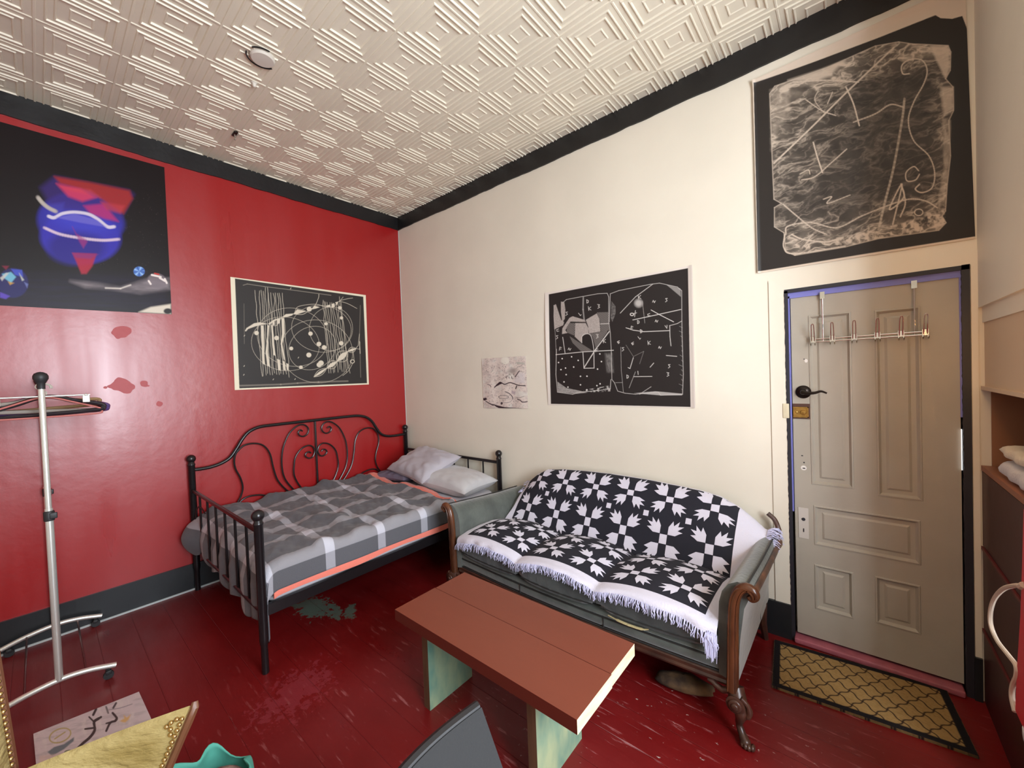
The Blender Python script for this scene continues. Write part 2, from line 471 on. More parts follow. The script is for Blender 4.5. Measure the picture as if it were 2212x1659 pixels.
    bp = N.new('ShaderNodeBump'); bp.inputs['Strength'].default_value = 0.35; bp.inputs['Distance'].default_value = 0.004
    hh = N.new('ShaderNodeMath'); hh.operation = 'SUBTRACT'; Lk.new(noise(9, (0.3, 2, 1), 4), hh.inputs[0]); Lk.new(g, hh.inputs[1])
    Lk.new(hh.outputs[0], bp.inputs['Height']); Lk.new(bp.outputs[0], b.inputs['Normal'])
    return m
M_FLOOR = floor_mat()
M_CLOSET = mat('closet_red_paint', L4(60, 8, 14), 0.45, bump=0.05, bscale=20, var=0.06, vscale=6)

def struct(o): o['kind'] = 'structure'; return o
DX0, DX1, DZ = 3.657, 4.327, 1.985     # door opening
CX = 4.372                              # front plane of the closet
CY = -0.66                              # its near end

mb = MB(); mb.box((-0.15, YF - 0.15, -0.12), (XR + 0.15, 0.15, 0)); struct(mb.build('floor', M_FLOOR, smooth=False))
mb = MB(); mb.box((-0.15, YF, 0), (0, 0.15, H)); struct(mb.build('wall_left', M_RED, smooth=False))
mb = MB(); mb.box((0, 0, 0), (DX0, 0.15, H)); mb.box((DX1, 0, 0), (XR + .15, 0.15, H)); mb.box((DX0, 0, DZ), (DX1, 0.15, H))
mb.box((DX0 - .05, 0.15, 0), (DX1 + .05, 0.17, DZ + .05))
struct(mb.build('wall_back', M_CREAM, smooth=False))
mb = MB(); mb.box((-0.15, YF - 0.15, 0), (XR + .15, YF, H)); struct(mb.build('wall_front', M_CREAM, smooth=False))
mb = MB(); y0, y1, z0, z1 = WIN
mb.box((XR, YF, 0), (XR + .15, y0, H)); mb.box((XR, y1, 0), (XR + .15, 0, H)); mb.box((XR, y0, 0), (XR + .15, y1, z0)); mb.box((XR, y0, z1), (XR + .15, y1, H))
struct(mb.build('wall_right', M_CREAM, smooth=False))
# window: frame, meeting rail, panes
M_WIN = mat('white_window_paint', L4(225, 225, 222), 0.4)
win = thing('window_1', None, None, (0, 0, 0)); win['kind'] = 'structure'
mb = MB()
for (a, b_) in (((XR + .02, y0, z0), (XR + .10, y0 + .06, z1)), ((XR + .02, y1 - .06, z0), (XR + .10, y1, z1)), ((XR + .02, y0, z0), (XR + .10, y1, z0 + .06)),
               ((XR + .02, y0, z1 - .06), (XR + .10, y1, z1)), ((XR + .03, y0, 1.78), (XR + .08, y1, 1.82)), ((XR + .03, -2.05, z0), (XR + .08, -2.0, z1))):
    mb.box(a, b_)
mb.build('window_frame', M_WIN, win, smooth=False)
mb = MB(); mb.box((XR - .10, y0 - .05, z0 - .04), (XR + .02, y1 + .05, z0)); mb.build('window_sill', M_WIN, win, smooth=False)
M_GLASS = bpy.data.materials.new('window_glass'); M_GLASS.use_nodes = True
_nt = M_GLASS.node_tree; _nt.nodes.clear(); _o = _nt.nodes.new('ShaderNodeOutputMaterial'); _t = _nt.nodes.new('ShaderNodeBsdfTransparent'); _g = _nt.nodes.new('ShaderNodeBsdfGlossy'); _g.inputs['Roughness'].default_value = 0.02
_m = _nt.nodes.new('ShaderNodeMixShader'); _m.inputs[0].default_value = 0.05; _nt.links.new(_t.outputs[0], _m.inputs[1]); _nt.links.new(_g.outputs[0], _m.inputs[2]); _nt.links.new(_m.outputs[0], _o.inputs[0])
mb = MB(); mb.box((XR + .052, y0 + .05, z0 + .05), (XR + .056, y1 - .05, z1 - .05)); mb.build('window_pane', M_GLASS, win, smooth=False)

# ------------------------------------------------------------------ pressed tin ceiling: nested squares in a 31 cm grid
T = 0.31; OX = 4.8255 * T - 5 * T; OY = -4.6219 * T      # grid origin found from the photo
def tile_profile():
    # (distance from the tile centre as a share of the half size, drop below the ceiling plane)
    return [(1.0, .0035), (.978, .0035), (.955, 0), (.80, 0), (.778, .0065), (.752, .0065), (.725, -.001), (.60, -.001), (.578, .005), (.552, .005), (.525, -.003), (.28, -.003), (.257, .002), (.232, .002), (.205, -.002)]
prof = tile_profile()
mb = MB(); V = []; F = []; mi = 0
Hz = H
gx = [OX + T * i for i in range(-1, 20)]; gy = [OY - T * j for j in range(-16, 20)]
def clampx(v): return min(max(v, 0.0), XR)
def clampy(v): return min(max(v, YF), 0.0)
i0 = int(math.floor((0 - OX) / T)); i1 = int(math.ceil((XR - OX) / T)); j0 = int(math.floor((YF - OY) / T)); j1 = int(math.ceil((0 - OY) / T))
nV = 0
for i in range(i0, i1):
    for j in range(j0, j1):
        cx = OX + (i + .5) * T; cy = OY + (j + .5) * T; base = len(V)
        jit = 0.85 + 0.3 * random.Random(i * 97 + j).random()
        for d, hgt in prof:
            r = d * T / 2
            for sx, sy in ((-1, -1), (1, -1), (1, 1), (-1, 1)):
                V.append((clampx(cx + sx * r), clampy(cy + sy * r), Hz - hgt * jit))
        for k in range(len(prof) - 1):
            for q in range(4):
                q2 = (q + 1) % 4
                F.append((base + k * 4 + q, base + k * 4 + q2, base + (k + 1) * 4 + q2, base + (k + 1) * 4 + q))
        k = (len(prof) - 1) * 4; F.append((base + k, base + k + 1, base + k + 2, base + k + 3))
mb.add(V, F)
mb.box((-0.15, YF - 0.15, H + .004), (XR + .15, 0.15, H + .12))
# long seams between the columns of sheets
for j in range(j0, j1 + 1):
    yy = OY + j * T
    if YF < yy < 0: mb.box((0, yy - .004, H - .006), (XR, yy + .004, H + .002))
struct(mb.build('ceiling', M_CEIL, smooth=False, fix=False))

# black painted bands under the ceiling (hand-cut edges) and baseboards
rnd = random.Random(3)
def band(name, along, L, z0, z1, off, wob=0.004, d=0.012, s=0.0):
    n = int(L / 0.03); mbb = MB(); ring = []
    for k in range(n + 1):
        t = s + (L - s) * k / n
        lo = z0 + wob * (vnoise(t * 9, z0 * 7) - .5) * 2 + wob * .6 * (rnd.random() - .5)
        hi = z1
        if along == 'y': ring.append([(0.0, -t, lo), (d, -t, lo + .001), (d, -t, hi), (0.0, -t, hi)])
        else: ring.append([(t, 0.0, lo), (t, -d, lo + .001), (t, -d, hi), (t, 0.0, hi)])
    mbb.loft(ring)
    return struct(mbb.build(name, off, smooth=False))
band('trim_1', 'y', -YF, H - 0.144, H + .002, M_BLACK)
band('trim_2', 'x', CX, H - 0.144, H + .002, M_BLACK, s=0.012)
mb = MB(); mb.box((0, YF, 0), (0.018, 0, 0.2)); struct(mb.build('baseboard_left', M_BLACKF, smooth=False))
mb = MB(); mb.box((0.018, YF, 0), (0.026, -1.75, 0.012)); struct(mb.build('trim_3', M_EDGE, smooth=False))
mb = MB(); mb.box((0.018, -0.018, 0), (DX0 - .003, 0, 0.2)); mb.box((DX1 + .02, -0.018, 0), (CX, 0, 0.2)); struct(mb.build('baseboard_back', M_BLACKF, smooth=False))
mb = MB(); mb.box((0, -0.005, 0.2), (0.004, 0, H - .15)); struct(mb.build('trim_5', M_EDGE, smooth=False))
# flush casing boards beside and above the door
mb = MB(); mb.box((DX0 - .078, -0.006, 0.2), (DX0 - .004, 0, DZ + .006)); mb.box((DX0 - .078, -0.006, DZ + .006), (CX, 0, DZ + .07)); mb.box((DX1 + .024, -0.006, 0.2), (CX, 0, DZ + .006))
struct(mb.build('trim_4', M_CREAM, smooth=False))

# ------------------------------------------------------------------ door
M_DOOR = mat('grey_beige_door_paint', L4(172, 165, 152), 0.5, bump=0.08, bscale=40, var=0.03, vscale=6)
M_TAPE = mat('violet_blue_tape', L4(122, 124, 196), 0.5)
M_JAMB = mat('dark_jamb_paint', L4(38, 38, 46), 0.5)
M_PINK = mat('worn_pink_threshold', L4(168, 92, 104), 0.5, var=0.12, vscale=20)
M_BRONZE = mat('dark_bronze', L4(44, 36, 32), 0.3, metal=0.7)
M_BRASS = mat('old_brass', L4(176, 138, 74), 0.3, metal=0.85, var=0.15, vscale=60)
M_BROWN = mat('brown_lock_backing', L4(78, 48, 38), 0.6)
door = thing('door_1', None, None); door['kind'] = 'structure'
dl, dr, db, dt = DX0 + .022, DX1 - .010, 0.045, DZ - .030
FY = 0.012
panels = [(3.757, 3.938, .905, 1.838), (4.028, 4.192, .885, 1.830), (3.764, 4.182, .568, .790), (3.762, 3.928, .208, .460), (4.012, 4.178, .222, .468)]
mb = MB()
mb.box((dl, FY + .012, db), (dr, FY + .04, dt))
xs = sorted(set([dl, dr] + [p[0] for p in panels] + [p[1] for p in panels])); zs = sorted(set([db, dt] + [p[2] for p in panels] + [p[3] for p in panels]))
for a in range(len(xs) - 1):
    for b_ in range(len(zs) - 1):
        cx, cz = (xs[a] + xs[a + 1]) / 2, (zs[b_] + zs[b_ + 1]) / 2
        if not any(p[0] < cx < p[1] and p[2] < cz < p[3] for p in panels):
            mb.add([(xs[a], FY, zs[b_]), (xs[a + 1], FY, zs[b_]), (xs[a + 1], FY, zs[b_ + 1]), (xs[a], FY, zs[b_ + 1])], [(0, 1, 2, 3)])
for p in panels:     # moulding, then a raised field
    seq = [(0, FY), (0.002, FY - .003), (0.008, FY - .004), (0.014, FY + .006), (0.018, FY + .011), (0.036, FY + .011), (0.046, FY + .005)]
    V = []; F = []
    for ins, yy in seq:
        V += [(p[0] + ins, yy, p[2] + ins), (p[1] - ins, yy, p[2] + ins), (p[1] - ins, yy, p[3] - ins), (p[0] + ins, yy, p[3] - ins)]
    for k in range(len(seq) - 1):
        for q in range(4): F.append((k * 4 + q, k * 4 + (q + 1) % 4, k * 4 + 4 + (q + 1) % 4, k * 4 + 4 + q))
    k = (len(seq) - 1) * 4; F.append((k, k + 1, k + 2, k + 3)); mb.add(V, F)
for (a, b_) in (((dl, FY, db), (dl, FY + .02, dt)), ((dr, FY, db), (dr, FY + .02, dt))): mb.box(a, (b_[0] + .0005, b_[1], b_[2]))
mb.box((dl, FY, dt), (dr, FY + .02, dt + .0005)); mb.box((dl, FY, db - .0005), (dr, FY + .02, db))
mb.build('door_leaf', M_DOOR, door, smooth=False)
mb = MB()   # dark painted jamb with a ragged outer edge
rj = random.Random(5)
def ragged(x0, x1, za, zb, jitter_left=True):
    n = int((zb - za) / .012); ring = []
    for k in range(n + 1):
        z = za + (zb - za) * k / n; j = .003 * (rj.random() - .3)
        ring.append([(x0 - j, -.008, z), (x1, -.008, z), (x1, .06, z), (x0 - j, .06, z)])
    mb.loft(ring)
ragged(DX0 - .004, DX0 + .012, 0.0, 1.272); ragged(DX0 - .004, DX0 + .012, 1.352, DZ)
mb.box((DX0 + .006, .0, 1.27), (DX0 + .012, .06, 1.355))
ragged(DX1 - .004, DX1 + .022, 0.0, DZ + .01)
mb.box((DX0 - .004, -.008, DZ - .012), (DX1 + .02, .06, DZ + .008))
mb.build('door_jamb', M_JAMB, door, smooth=False)
mb = MB(); mb.box((DX0 + .012, .004, DZ - .042), (DX1 - .004, .03, DZ - .012)); mb.box((DX0 + .012, .004, .74), (DX0 + .019, .03, DZ - .03)); mb.box((DX1 - .010, .006, 1.3), (DX1 - .004, .03, DZ - .03))
mb.build('door_edge_strip', M_TAPE, door, smooth=False)
mb = MB(); mb.box((DX0 + .01, -.035, 0.0), (DX1 - .01, .06, .03), bev=.008); mb.build('threshold', M_PINK, door)
mb = MB(); mb.box((DX1 - .0095, .002, 1.055), (DX1 - .0070, .010, 1.245))
mb.build('lit_gap', mat('hall_light_through_gap', (1, 1, 1, 1), 0.5, emit=((0.9, 0.96, 1, 1), 1.0)), door, smooth=False)
# lever handle with its rose
h = MB(); h.lathe([(0.035, 0), (0.036, .005), (0.030, .012), (0.016, .017), (0.013, .045), (.010, .052), (.0001, .054)], rot=rotm('X', math.pi / 2), o=(3.730, FY, 1.418), seg=24)
h.build('door_handle_rose', M_BRONZE, door)
h = MB(); P = cat_rom([(3.730, FY - .048, 1.418), (3.755, FY - .056, 1.414), (3.785, FY - .058, 1.416), (3.81, FY - .060, 1.424), (3.835, FY - .062, 1.414)], 5)
h.tube(P, np.linspace(.010, .0045, len(P)), 10); h.build('door_handle', M_BRONZE, door)
h = MB(); h.box((3.680, FY - .003, 1.267), (3.762, FY, 1.352)); lk = h.build('lock_plate', M_BROWN, door, smooth=False)
h = MB()
for a in (((3.682, 1.276), (3.752, 1.281)), ((3.682, 1.330), (3.752, 1.335)), ((3.747, 1.276), (3.752, 1.335))):
    h.box((a[0][0], FY - .016, a[0][1]), (a[1][0], FY - .003, a[1][1]))
h.box((3.682, FY - .008, 1.281), (3.747, FY - .003, 1.330))
h.lathe([(.014, 0), (.012, .008), (.0001, .010)], rot=rotm('X', math.pi / 2), o=(3.728, FY - .008, 1.304)); h.lathe([(.005, 0), (.0001, .003)], rot=rotm('X', math.pi / 2), o=(3.697, FY - .008, 1.305))
h.build('brass_lock', M_BRASS, door)
h = MB(); h.box((3.634, -.010, 1.27), (3.664, 0.0, 1.353), bev=.003); h.build('latch_keeper', mat('cream_keeper', L4(214, 202, 172), .5), door)
h = MB(); h.box((3.695, FY - .003, .594), (3.741, FY, .766)); kp = h.build('keyhole_plate', mat('painted_plate', L4(200, 194, 186), .45), door, smooth=False)
h = MB(); h.lathe([(.009, 0), (.009, .002), (.0001, .0022)], rot=rotm('X', math.pi / 2), o=(3.718, FY - .003, .702)); h.box((3.7155, FY - .005, .63), (3.7205, FY - .003, .65)); h.build('keyhole', M_JAMB, kp)
h = MB()
for (x, z, a) in ((3.726, 1.022, .004), (3.722, .990, .004), (3.728, .990, .004), (3.736, 1.60, .003), (3.72, 1.06, .003), (3.716, 1.06, .003)):
    h.ball((x, FY, z), a, sc_=(1, .3, 1), seg=8)
h.build('screw_hole', M_JAMB, door)
h = MB(); h.ball((3.724, FY + .0005, .992), .016, sc_=(1, .06, 1), seg=16); h.ball((3.745, FY + .0005, 1.30 + .29), .010, sc_=(1, .08, 1.3), seg=12); h.build('filler_spot', mat('white_filler', L4(226, 222, 216), .6), door)

# over-the-door hook rack
M_CHROME = mat('polished_chrome', L4(214, 212, 205), 0.12, metal=1.0)
hk = thing('door_hook_rack', 'chrome wire hook rack with six double hooks hung over the top of the door', 'hook rack', (3.99, -.02, 1.70))
def hooks_local(): pass
mb = MB(); O = np.array([3.99, -.02, 1.70])
for zz in (1.690, 1.705): mb.tube([np.array((3.77, -.012, zz)) - O, np.array((4.215, -.012, zz)) - O], .003, 8)
mb.build('rail', M_CHROME, hk)
for x, zt in ((3.822, 1.918), (4.170, 1.915)):
    mb = MB(); mb.tube([np.array((x, -.010, 1.69)) - O, np.array((x, -.010, zt)) - O], .0035, 8)
    mb.box(np.array((x - .010, -.012, zt)) - O, np.array((x + .010, -.009, zt + .037)) - O)
    mb.build('hanger_strap', M_CHROME, hk, smooth=False)
for x in (3.779, 3.861, 3.949, 4.037, 4.122, 4.205):
    mb = MB()
    p = [(x - .006, -.014, 1.690), (x - .006, -.030, 1.735), (x - .005, -.050, 1.775), (x, -.055, 1.785), (x + .005, -.050, 1.775), (x + .006, -.030, 1.735), (x + .006, -.014, 1.690)]
    mb.tube(cat_rom([np.array(q) - O for q in p], 4), .0022, 6)
    for s_ in (-1, 1):
        p = [(x + s_ * .009, -.014, 1.72), (x + s_ * .009, -.016, 1.685), (x + s_ * .009, -.028, 1.670), (x + s_ * .009, -.042, 1.682)]
        mb.tube(cat_rom([np.array(q) - O for q in p], 4), .0022, 6)
    mb.box(np.array((x - .011, -.017, 1.688)) - O, np.array((x + .011, -.013, 1.716)) - O)
    mb.build('hook', M_CHROME, hk)

# ------------------------------------------------------------------ closet built against the window wall, right of the door
M_CLWOOD = mat('worn_shelf_edge', L4(150, 96, 70), 0.5, var=0.12, vscale=14, stretch=(1, .2, 1))
M_CREAM2 = mat('cream_closet_paint', L4(214, 190, 162), 0.5, bump=0.05, bscale=12)
mb = MB(); mb.box((CX, CY, 1.795), (XR, 0, H)); struct(mb.build('wall_closet', M_CREAM, smooth=False))
cl = thing('closet_unit', 'dark red built-in closet with a cream upper panel and open shelf beside the door', 'closet', (CX, 0, 0))
off = np.array([CX, 0, 0.])
def cbox(m_, a, b_, mi=0, **k): m_.box(np.array(a) - off, np.array(b_) - off, mi, **k)
mb = MB(); cbox(mb, (CX + .012, CY + .02, 1.727), (CX + .05, -.002, 1.795)); cbox(mb, (CX + .0, CY, 1.727), (CX + .012, CY + .02, 1.795)); mb.build('header_rail', M_CREAM, cl, smooth=False)
mb = MB(); cbox(mb, (CX + .018, CY + .02, 1.440), (CX + .034, -.002, 1.727)); cbox(mb, (CX + .006, CY + .02, 1.428), (CX + .03, -.002, 1.444)); mb.build('upper_panel', M_CREAM2, cl, smooth=False)
mb = MB(); cbox(mb, (CX + .004, CY + .02, 1.064), (XR - .01, -.002, 1.086)); mb.build('shelf', M_CLWOOD, cl, smooth=False)
mb = MB()
for a, b_ in ((.722, 1.060), (.342, .704), (0, .326)): cbox(mb, (CX + .006, CY + .02, a), (CX + .024, -.002, b_))
cbox(mb, (CX + .014, CY + .02, 0), (CX + .028, -.002, 1.06)); mb.build('lower_panel', M_CLOSET, cl, smooth=False)
M_LEDGE = mat('dusty_red_ledge', L4(98, 36, 36), .5)
for a in (.706, .328):
    mb = MB(); cbox(mb, (CX + .0, CY + .02, a), (CX + .014, -.002, a + .012)); mb.build('ledge', M_LEDGE, cl, smooth=False)
mb = MB(); cbox(mb, (CX, CY, 0), (XR - .01, CY + .02, 1.795)); mb.build('end_panel', M_CLOSET, cl, smooth=False)
mb = MB(); cbox(mb, (CX + .30, CY + .02, 1.086), (CX + .32, -.002, 1.79)); cbox(mb, (CX + .035, -.010, 1.086), (CX + .30, -.002, 1.79)); mb.build('back_panel', mat('closet_brown_back', L4(150, 104, 74), .6), cl, smooth=False)

# ------------------------------------------------------------------ papers on the walls
M_PAPER = vcol_mat('painted_paper', 0.5, 0.35, bump=0.04, bscale=12)
M_GLOSSP = vcol_mat('glossy_poster_paper', 0.38, 0.22, bump=0.10, bscale=4)
def pxuv(P, U, V): return proj(P)
rs = np.random.RandomState(21)

# --- line drawing on the red wall
k = 5.53
def A(*p): return [(480 + x / k, 580 + y / k) for x, y in p]
cream = (236, 226, 200); ln = (218, 206, 186)
cv = Canvas(490, 588, 808, 852, cream, 3.0)
cv.poly(A((152, 120), (1685, 337), (1730, 1370), (205, 1432)), (46, 42, 40))
sl = (slice(None), slice(None)); nz_ = fbm(cv.X / 40, cv.Y / 40)
def AL(pts, w, **kw): cv.line(A(*pts), w * .72 / k, kw.pop('col', ln), soft=.35, **kw)
AL([(250, 200), (300, 185), (500, 215), (820, 255), (1300, 320)], 10, al=.35); AL([(210, 1400), (700, 1385), (900, 1370), (1150, 1355), (1500, 1345)], 26, al=.22)
AL([(260, 420), (265, 900)], 8, al=.2); AL([(1650, 440), (1640, 800), (1655, 1300)], 9, al=.25)
tops = [(390, 260), (440, 265), (470, 258), (490, 270), (515, 225), (540, 225), (555, 290), (575, 288), (612, 295), (638, 290), (665, 295), (685, 293), (715, 293)]
bots = [(475, 1290), (495, 1285), (520, 1275), (545, 1255), (567, 1270), (600, 1272), (625, 1250), (650, 1265), (680, 1270), (705, 1255), (735, 1265), (765, 1262), (798, 1300)]
for (a, b_) in zip(tops, bots):
    pts = [(a[0] + (b_[0] - a[0]) * t + rs.randn() * 4, a[1] + (b_[1] - a[1]) * t) for t in np.linspace(0, 1, 12)]
    AL(pts, 6, smooth=True, al=.85)
tops = [(1200, 378), (1215, 392), (1235, 398), (1258, 402), (1285, 406), (1305, 406), (1330, 412), (1355, 402), (1378, 408), (1400, 335), (1418, 402)]
bots = [(1275, 1250), (1300, 1250), (1328, 1248), (1350, 1238), (1382, 1240), (1410, 1208), (1436, 1232), (1460, 1234), (1485, 1238), (1500, 1190), (1520, 1252)]
for (a, b_) in zip(tops, bots):
    pts = [(a[0] + (b_[0] - a[0]) * t + rs.randn() * 4, a[1] + (b_[1] - a[1]) * t) for t in np.linspace(0, 1, 12)]
    AL(pts, 5.5, smooth=True, al=.8)
for P_ in ([(460, 680), (492, 680), (500, 900), (508, 1150), (480, 1135), (475, 900)], [(543, 675), (562, 680), (548, 880), (545, 1000), (572, 1175), (540, 1160), (518, 1000), (540, 800)],
           [(583, 680), (602, 680), (615, 850), (638, 1045), (610, 1030), (598, 850)], [(708, 592), (738, 592), (745, 780), (718, 900), (752, 1110), (735, 1080), (698, 900), (715, 780)],
           [(655, 1080), (688, 1092), (698, 1222), (668, 1212)], [(718, 1100), (745, 1112), (757, 1218), (735, 1215)], [(765, 1130), (792, 1142), (792, 1215), (772, 1215)],
           [(270, 748), (290, 712), (380, 655), (450, 642), (545, 662), (470, 672), (400, 690), (310, 722), (285, 750)],
           [(545, 662), (620, 610), (710, 585), (700, 595), (620, 630), (570, 668)], [(710, 588), (760, 545), (850, 538), (835, 560), (770, 580)],
           [(850, 545), (895, 488), (1005, 512), (900, 545)], [(1065, 490), (1100, 445), (1165, 462), (1120, 478)], [(600, 620), (625, 612), (628, 675), (602, 678)], [(652, 600), (690, 592), (690, 650), (655, 668)],
           [(1240, 445), (1290, 430), (1290, 465), (1250, 462)], [(1305, 425), (1340, 415), (1345, 462), (1310, 468)], [(1350, 405), (1385, 395), (1370, 440)]):
    cv.poly(A(*P_), ln)
for (c, rx, ry, ro) in (((755, 900), 408, 320, 8), ((840, 820), 425, 345, 12), ((1185, 720), 358, 278, 8), ((1130, 990), 430, 375, 10), ((1075, 950), 290, 250, -30), ((1300, 720), 258, 262, 20)):
    cv.ell(A(c)[0], rx / k, ry / k, ro, 3.4 / k, ln, al=.8, soft=.35)
AL([(1155, 305), (1150, 350), (1110, 440), (1040, 500), (960, 548), (860, 545)], 6, smooth=True); AL([(560, 670), (650, 680), (720, 580), (850, 545), (900, 460), (1040, 430), (1140, 430), (1240, 460), (1330, 450), (1400, 390), (1480, 365), (1560, 352)], 5, smooth=True)
AL([(1400, 390), (1500, 420), (1610, 478)], 5, smooth=True); AL([(1400, 395), (1445, 340)], 5); AL([(1560, 960), (1575, 1090)], 5); AL([(1560, 1130), (1510, 1220), (1440, 1280)], 5, smooth=True)
for (x, y, r) in ((1040, 485, 30), (1405, 470, 22), (1425, 590, 20), (1240, 660, 20), (410, 770, 27), (650, 830, 28), (1055, 778, 26), (825, 955, 23), (1155, 902, 28), (1217, 942, 27), (1422, 893, 27), (1035, 1033, 30), (1180, 1130, 33), (1158, 1150, 30), (940, 1180, 22)):
    cv.ell(A((x, y))[0], r / k, r / k * .95, 0, col=ln, fill=True, soft=.35)
cv.ell(A((1555, 1110))[0], 24 / k, 20 / k, 0, 6 / k, ln, soft=.35)
for (a, b_, w) in (((1095, 1295), (1250, 1190), 20), ((1250, 1190), (1375, 1110), 30), ((1370, 1110), (1500, 990), 42), ((1500, 990), (1600, 955), 20)):
    a = np.array(a, float); b_ = np.array(b_, float); d = b_ - a; nn = np.array([-d[1], d[0]]) / np.linalg.norm(d)
    for q, fill in ((w * 1.6, 0), (w * .75, 1)):
        P_ = [tuple(a + d * t + nn * q * math.sin(math.pi * t)) for t in np.linspace(0, 1, 9)] + [tuple(a + d * t - nn * q * math.sin(math.pi * t)) for t in np.linspace(1, 0, 9)]
        if fill: cv.poly(A(*P_), ln)
        else: AL(P_, 6)
AL([(1590, 960), (1625, 920), (1640, 780)], 6); AL([(1600, 955), (1640, 965), (1645, 880)], 5); AL([(1640, 870), (1648, 1015)], 9)
for p in ((265, 803), (262, 1165), (258, 1270), (610, 1325), (870, 1322), (818, 238), (910, 1065)): AL([(p[0] - 4, p[1] + 6), (p[0] + 5, p[1] - 7)], 8)
cn = [onX(x, y, 0.004) for x, y in A((97, 100), (1715, 318), (1752, 1385), (150, 1452))]
p1 = sheet('line_drawing_print', cn, 420, 330, cv, pxuv, M_PAPER)
tag(p1, 'black print of thin circles, dots and stripes on the red wall above the bed', 'picture', 'papers pinned on the walls')

# --- black chalk-like print on the cream wall
k2 = 4.424
def B(*p): return [(1020 + x / k2, 560 + y / k2) for x, y in p]
cv = Canvas(1170, 566, 1510, 890, (226, 216, 206), 3.0)
cv.poly(B((732, 335), (2063, 85), (2088, 1412), (752, 1382)), (40, 36, 35))
wl = (212, 206, 200)
def BL(pts, w, **kw): cv.line(B(*pts), w * .68 / k2, kw.pop('col', wl), soft=kw.pop('soft', .35), **kw)
BL([(860, 420), (900, 385), (1060, 355), (1200, 330), (1290, 325), (1305, 360), (1305, 600), (1320, 700), (1330, 900), (1335, 1150), (1360, 1180), (1390, 1260), (1460, 1280), (1560, 1290), (1780, 1270), (1800, 1300), (2010, 1290), (2018, 1100), (2005, 700), (2002, 300), (1960, 265), (1790, 228), (1700, 240), (1400, 300), (1320, 330), (1310, 600)], 7, al=.75)
BL([(805, 860), (800, 1100), (815, 1270), (960, 1290), (1030, 1270), (1200, 1255), (1320, 1240), (1325, 1150)], 8, al=.8); BL([(780, 440), (790, 660), (800, 830), (805, 915)], 5, al=.6)
cv.poly(B((815, 1170), (900, 1230), (1040, 1260), (1100, 1275), (1000, 1285), (820, 1270)), wl, al=.55, tex=lambda X, Y: .4 + fbm(X / 3, Y / 1.2)); cv.poly(B((1040, 1255), (1320, 1205), (1320, 1262), (1150, 1270)), wl, al=.6, tex=lambda X, Y: (fbm(X / 4, Y / 4) > .48) * 1.0)
cv.poly(B((1550, 1280), (1750, 1262), (2010, 1285), (2005, 1300), (1790, 1300)), wl, al=.6); cv.poly(B((1330, 400), (1370, 450), (1370, 520), (1340, 600), (1325, 560)), wl, al=.35, tex=lambda X, Y: fbm(X / 3, Y / 3)); cv.poly(B((1850, 240), (1990, 280), (1995, 360), (1900, 280)), wl, al=.35)
cv.ell(B((1590, 420))[0], 8, 8, 0, col=wl, fill=True, al=.7, soft=3.5); cv.poly(B((1270, 900), (1335, 900), (1350, 1080), (1290, 1080)), wl, al=.4, soft=3, tex=lambda X, Y: fbm(X / 2, Y / 5))
tx = lambda X, Y: .72 + .5 * (fbm(X / 1.6, Y / 1.1) - .4)
for P_ in ([(780, 440), (800, 430), (850, 580), (878, 600), (870, 630), (785, 670), (778, 550)], [(848, 405), (880, 410), (890, 480), (885, 570), (862, 600), (848, 500)], [(930, 560), (960, 545), (1075, 580), (1085, 600), (940, 595), (905, 650), (890, 680), (910, 705), (858, 715), (862, 660)],
           [(1085, 580), (1190, 518), (1215, 570), (1225, 690), (1115, 710), (1108, 640)], [(985, 610), (1085, 610), (1110, 660), (1110, 710), (1070, 720), (1045, 800), (980, 740)]):
    cv.poly(B(*P_), (196, 184, 176), tex=tx, al=.95)
for P_ in ([(1190, 508), (1305, 505), (1310, 680), (1230, 690), (1220, 580)], [(900, 610), (985, 610), (975, 730), (905, 700)], [(1110, 715), (1290, 680), (1290, 700), (1180, 850), (1150, 740)], [(930, 735), (1000, 780), (1160, 880), (1040, 880), (960, 800)]):
    cv.poly(B(*P_), (150, 142, 136), al=.85, tex=lambda X, Y: .5 + .5 * np.sin(X * 1.9 + Y * 1.3))
cv.poly(B((1050, 790), (1052, 735), (1090, 715), (1125, 725), (1145, 780), (1150, 860), (1090, 830)), (40, 36, 35))
BL([(1048, 800), (1046, 745), (1080, 715), (1125, 720), (1148, 775), (1165, 880)], 7, smooth=True); BL([(800, 912), (1060, 885), (1350, 870)], 9); BL([(1058, 885), (1068, 1042), (1165, 1040), (1163, 870)], 9); BL([(1072, 1032), (1180, 860), (1310, 690)], 12)
BL([(865, 745), (888, 900)], 8); BL([(1062, 365), (1060, 480), (1070, 580)], 12, al=.6, soft=1.2); BL([(1225, 618), (1310, 615)], 8)
BL([(1415, 515), (1560, 360), (1725, 238)], 8, al=.9); BL([(1535, 580), (1700, 545), (1995, 480)], 9); BL([(1710, 485), (1800, 535), (1925, 598)], 9); BL([(1470, 655), (1540, 678), (1640, 692), (1885, 682)], 9); BL([(1888, 635), (1890, 740), (1900, 828)], 8); BL([(1885, 635), (1960, 615), (2003, 590)], 6); BL([(1625, 400), (1640, 520), (1650, 610)], 5, al=.6)
BL([(1855, 920), (1955, 928)], 8); BL([(1540, 940), (1508, 1045), (1490, 1035)], 8); BL([(1735, 992), (1700, 1032)], 8); BL([(1545, 1122), (1718, 1120)], 8); BL([(1583, 1070), (1586, 1102)], 8); BL([(1560, 1075), (1500, 1230)], 5, al=.7); BL([(1420, 840), (1425, 1060), (1445, 1270)], 5, al=.6); BL([(1600, 1290), (1710, 1218)], 7, al=.7); BL([(1370, 1180), (1435, 1178)], 5, al=.6); BL([(1470, 820), (1540, 930), (1640, 880), (1600, 1000)], 4, al=.4)
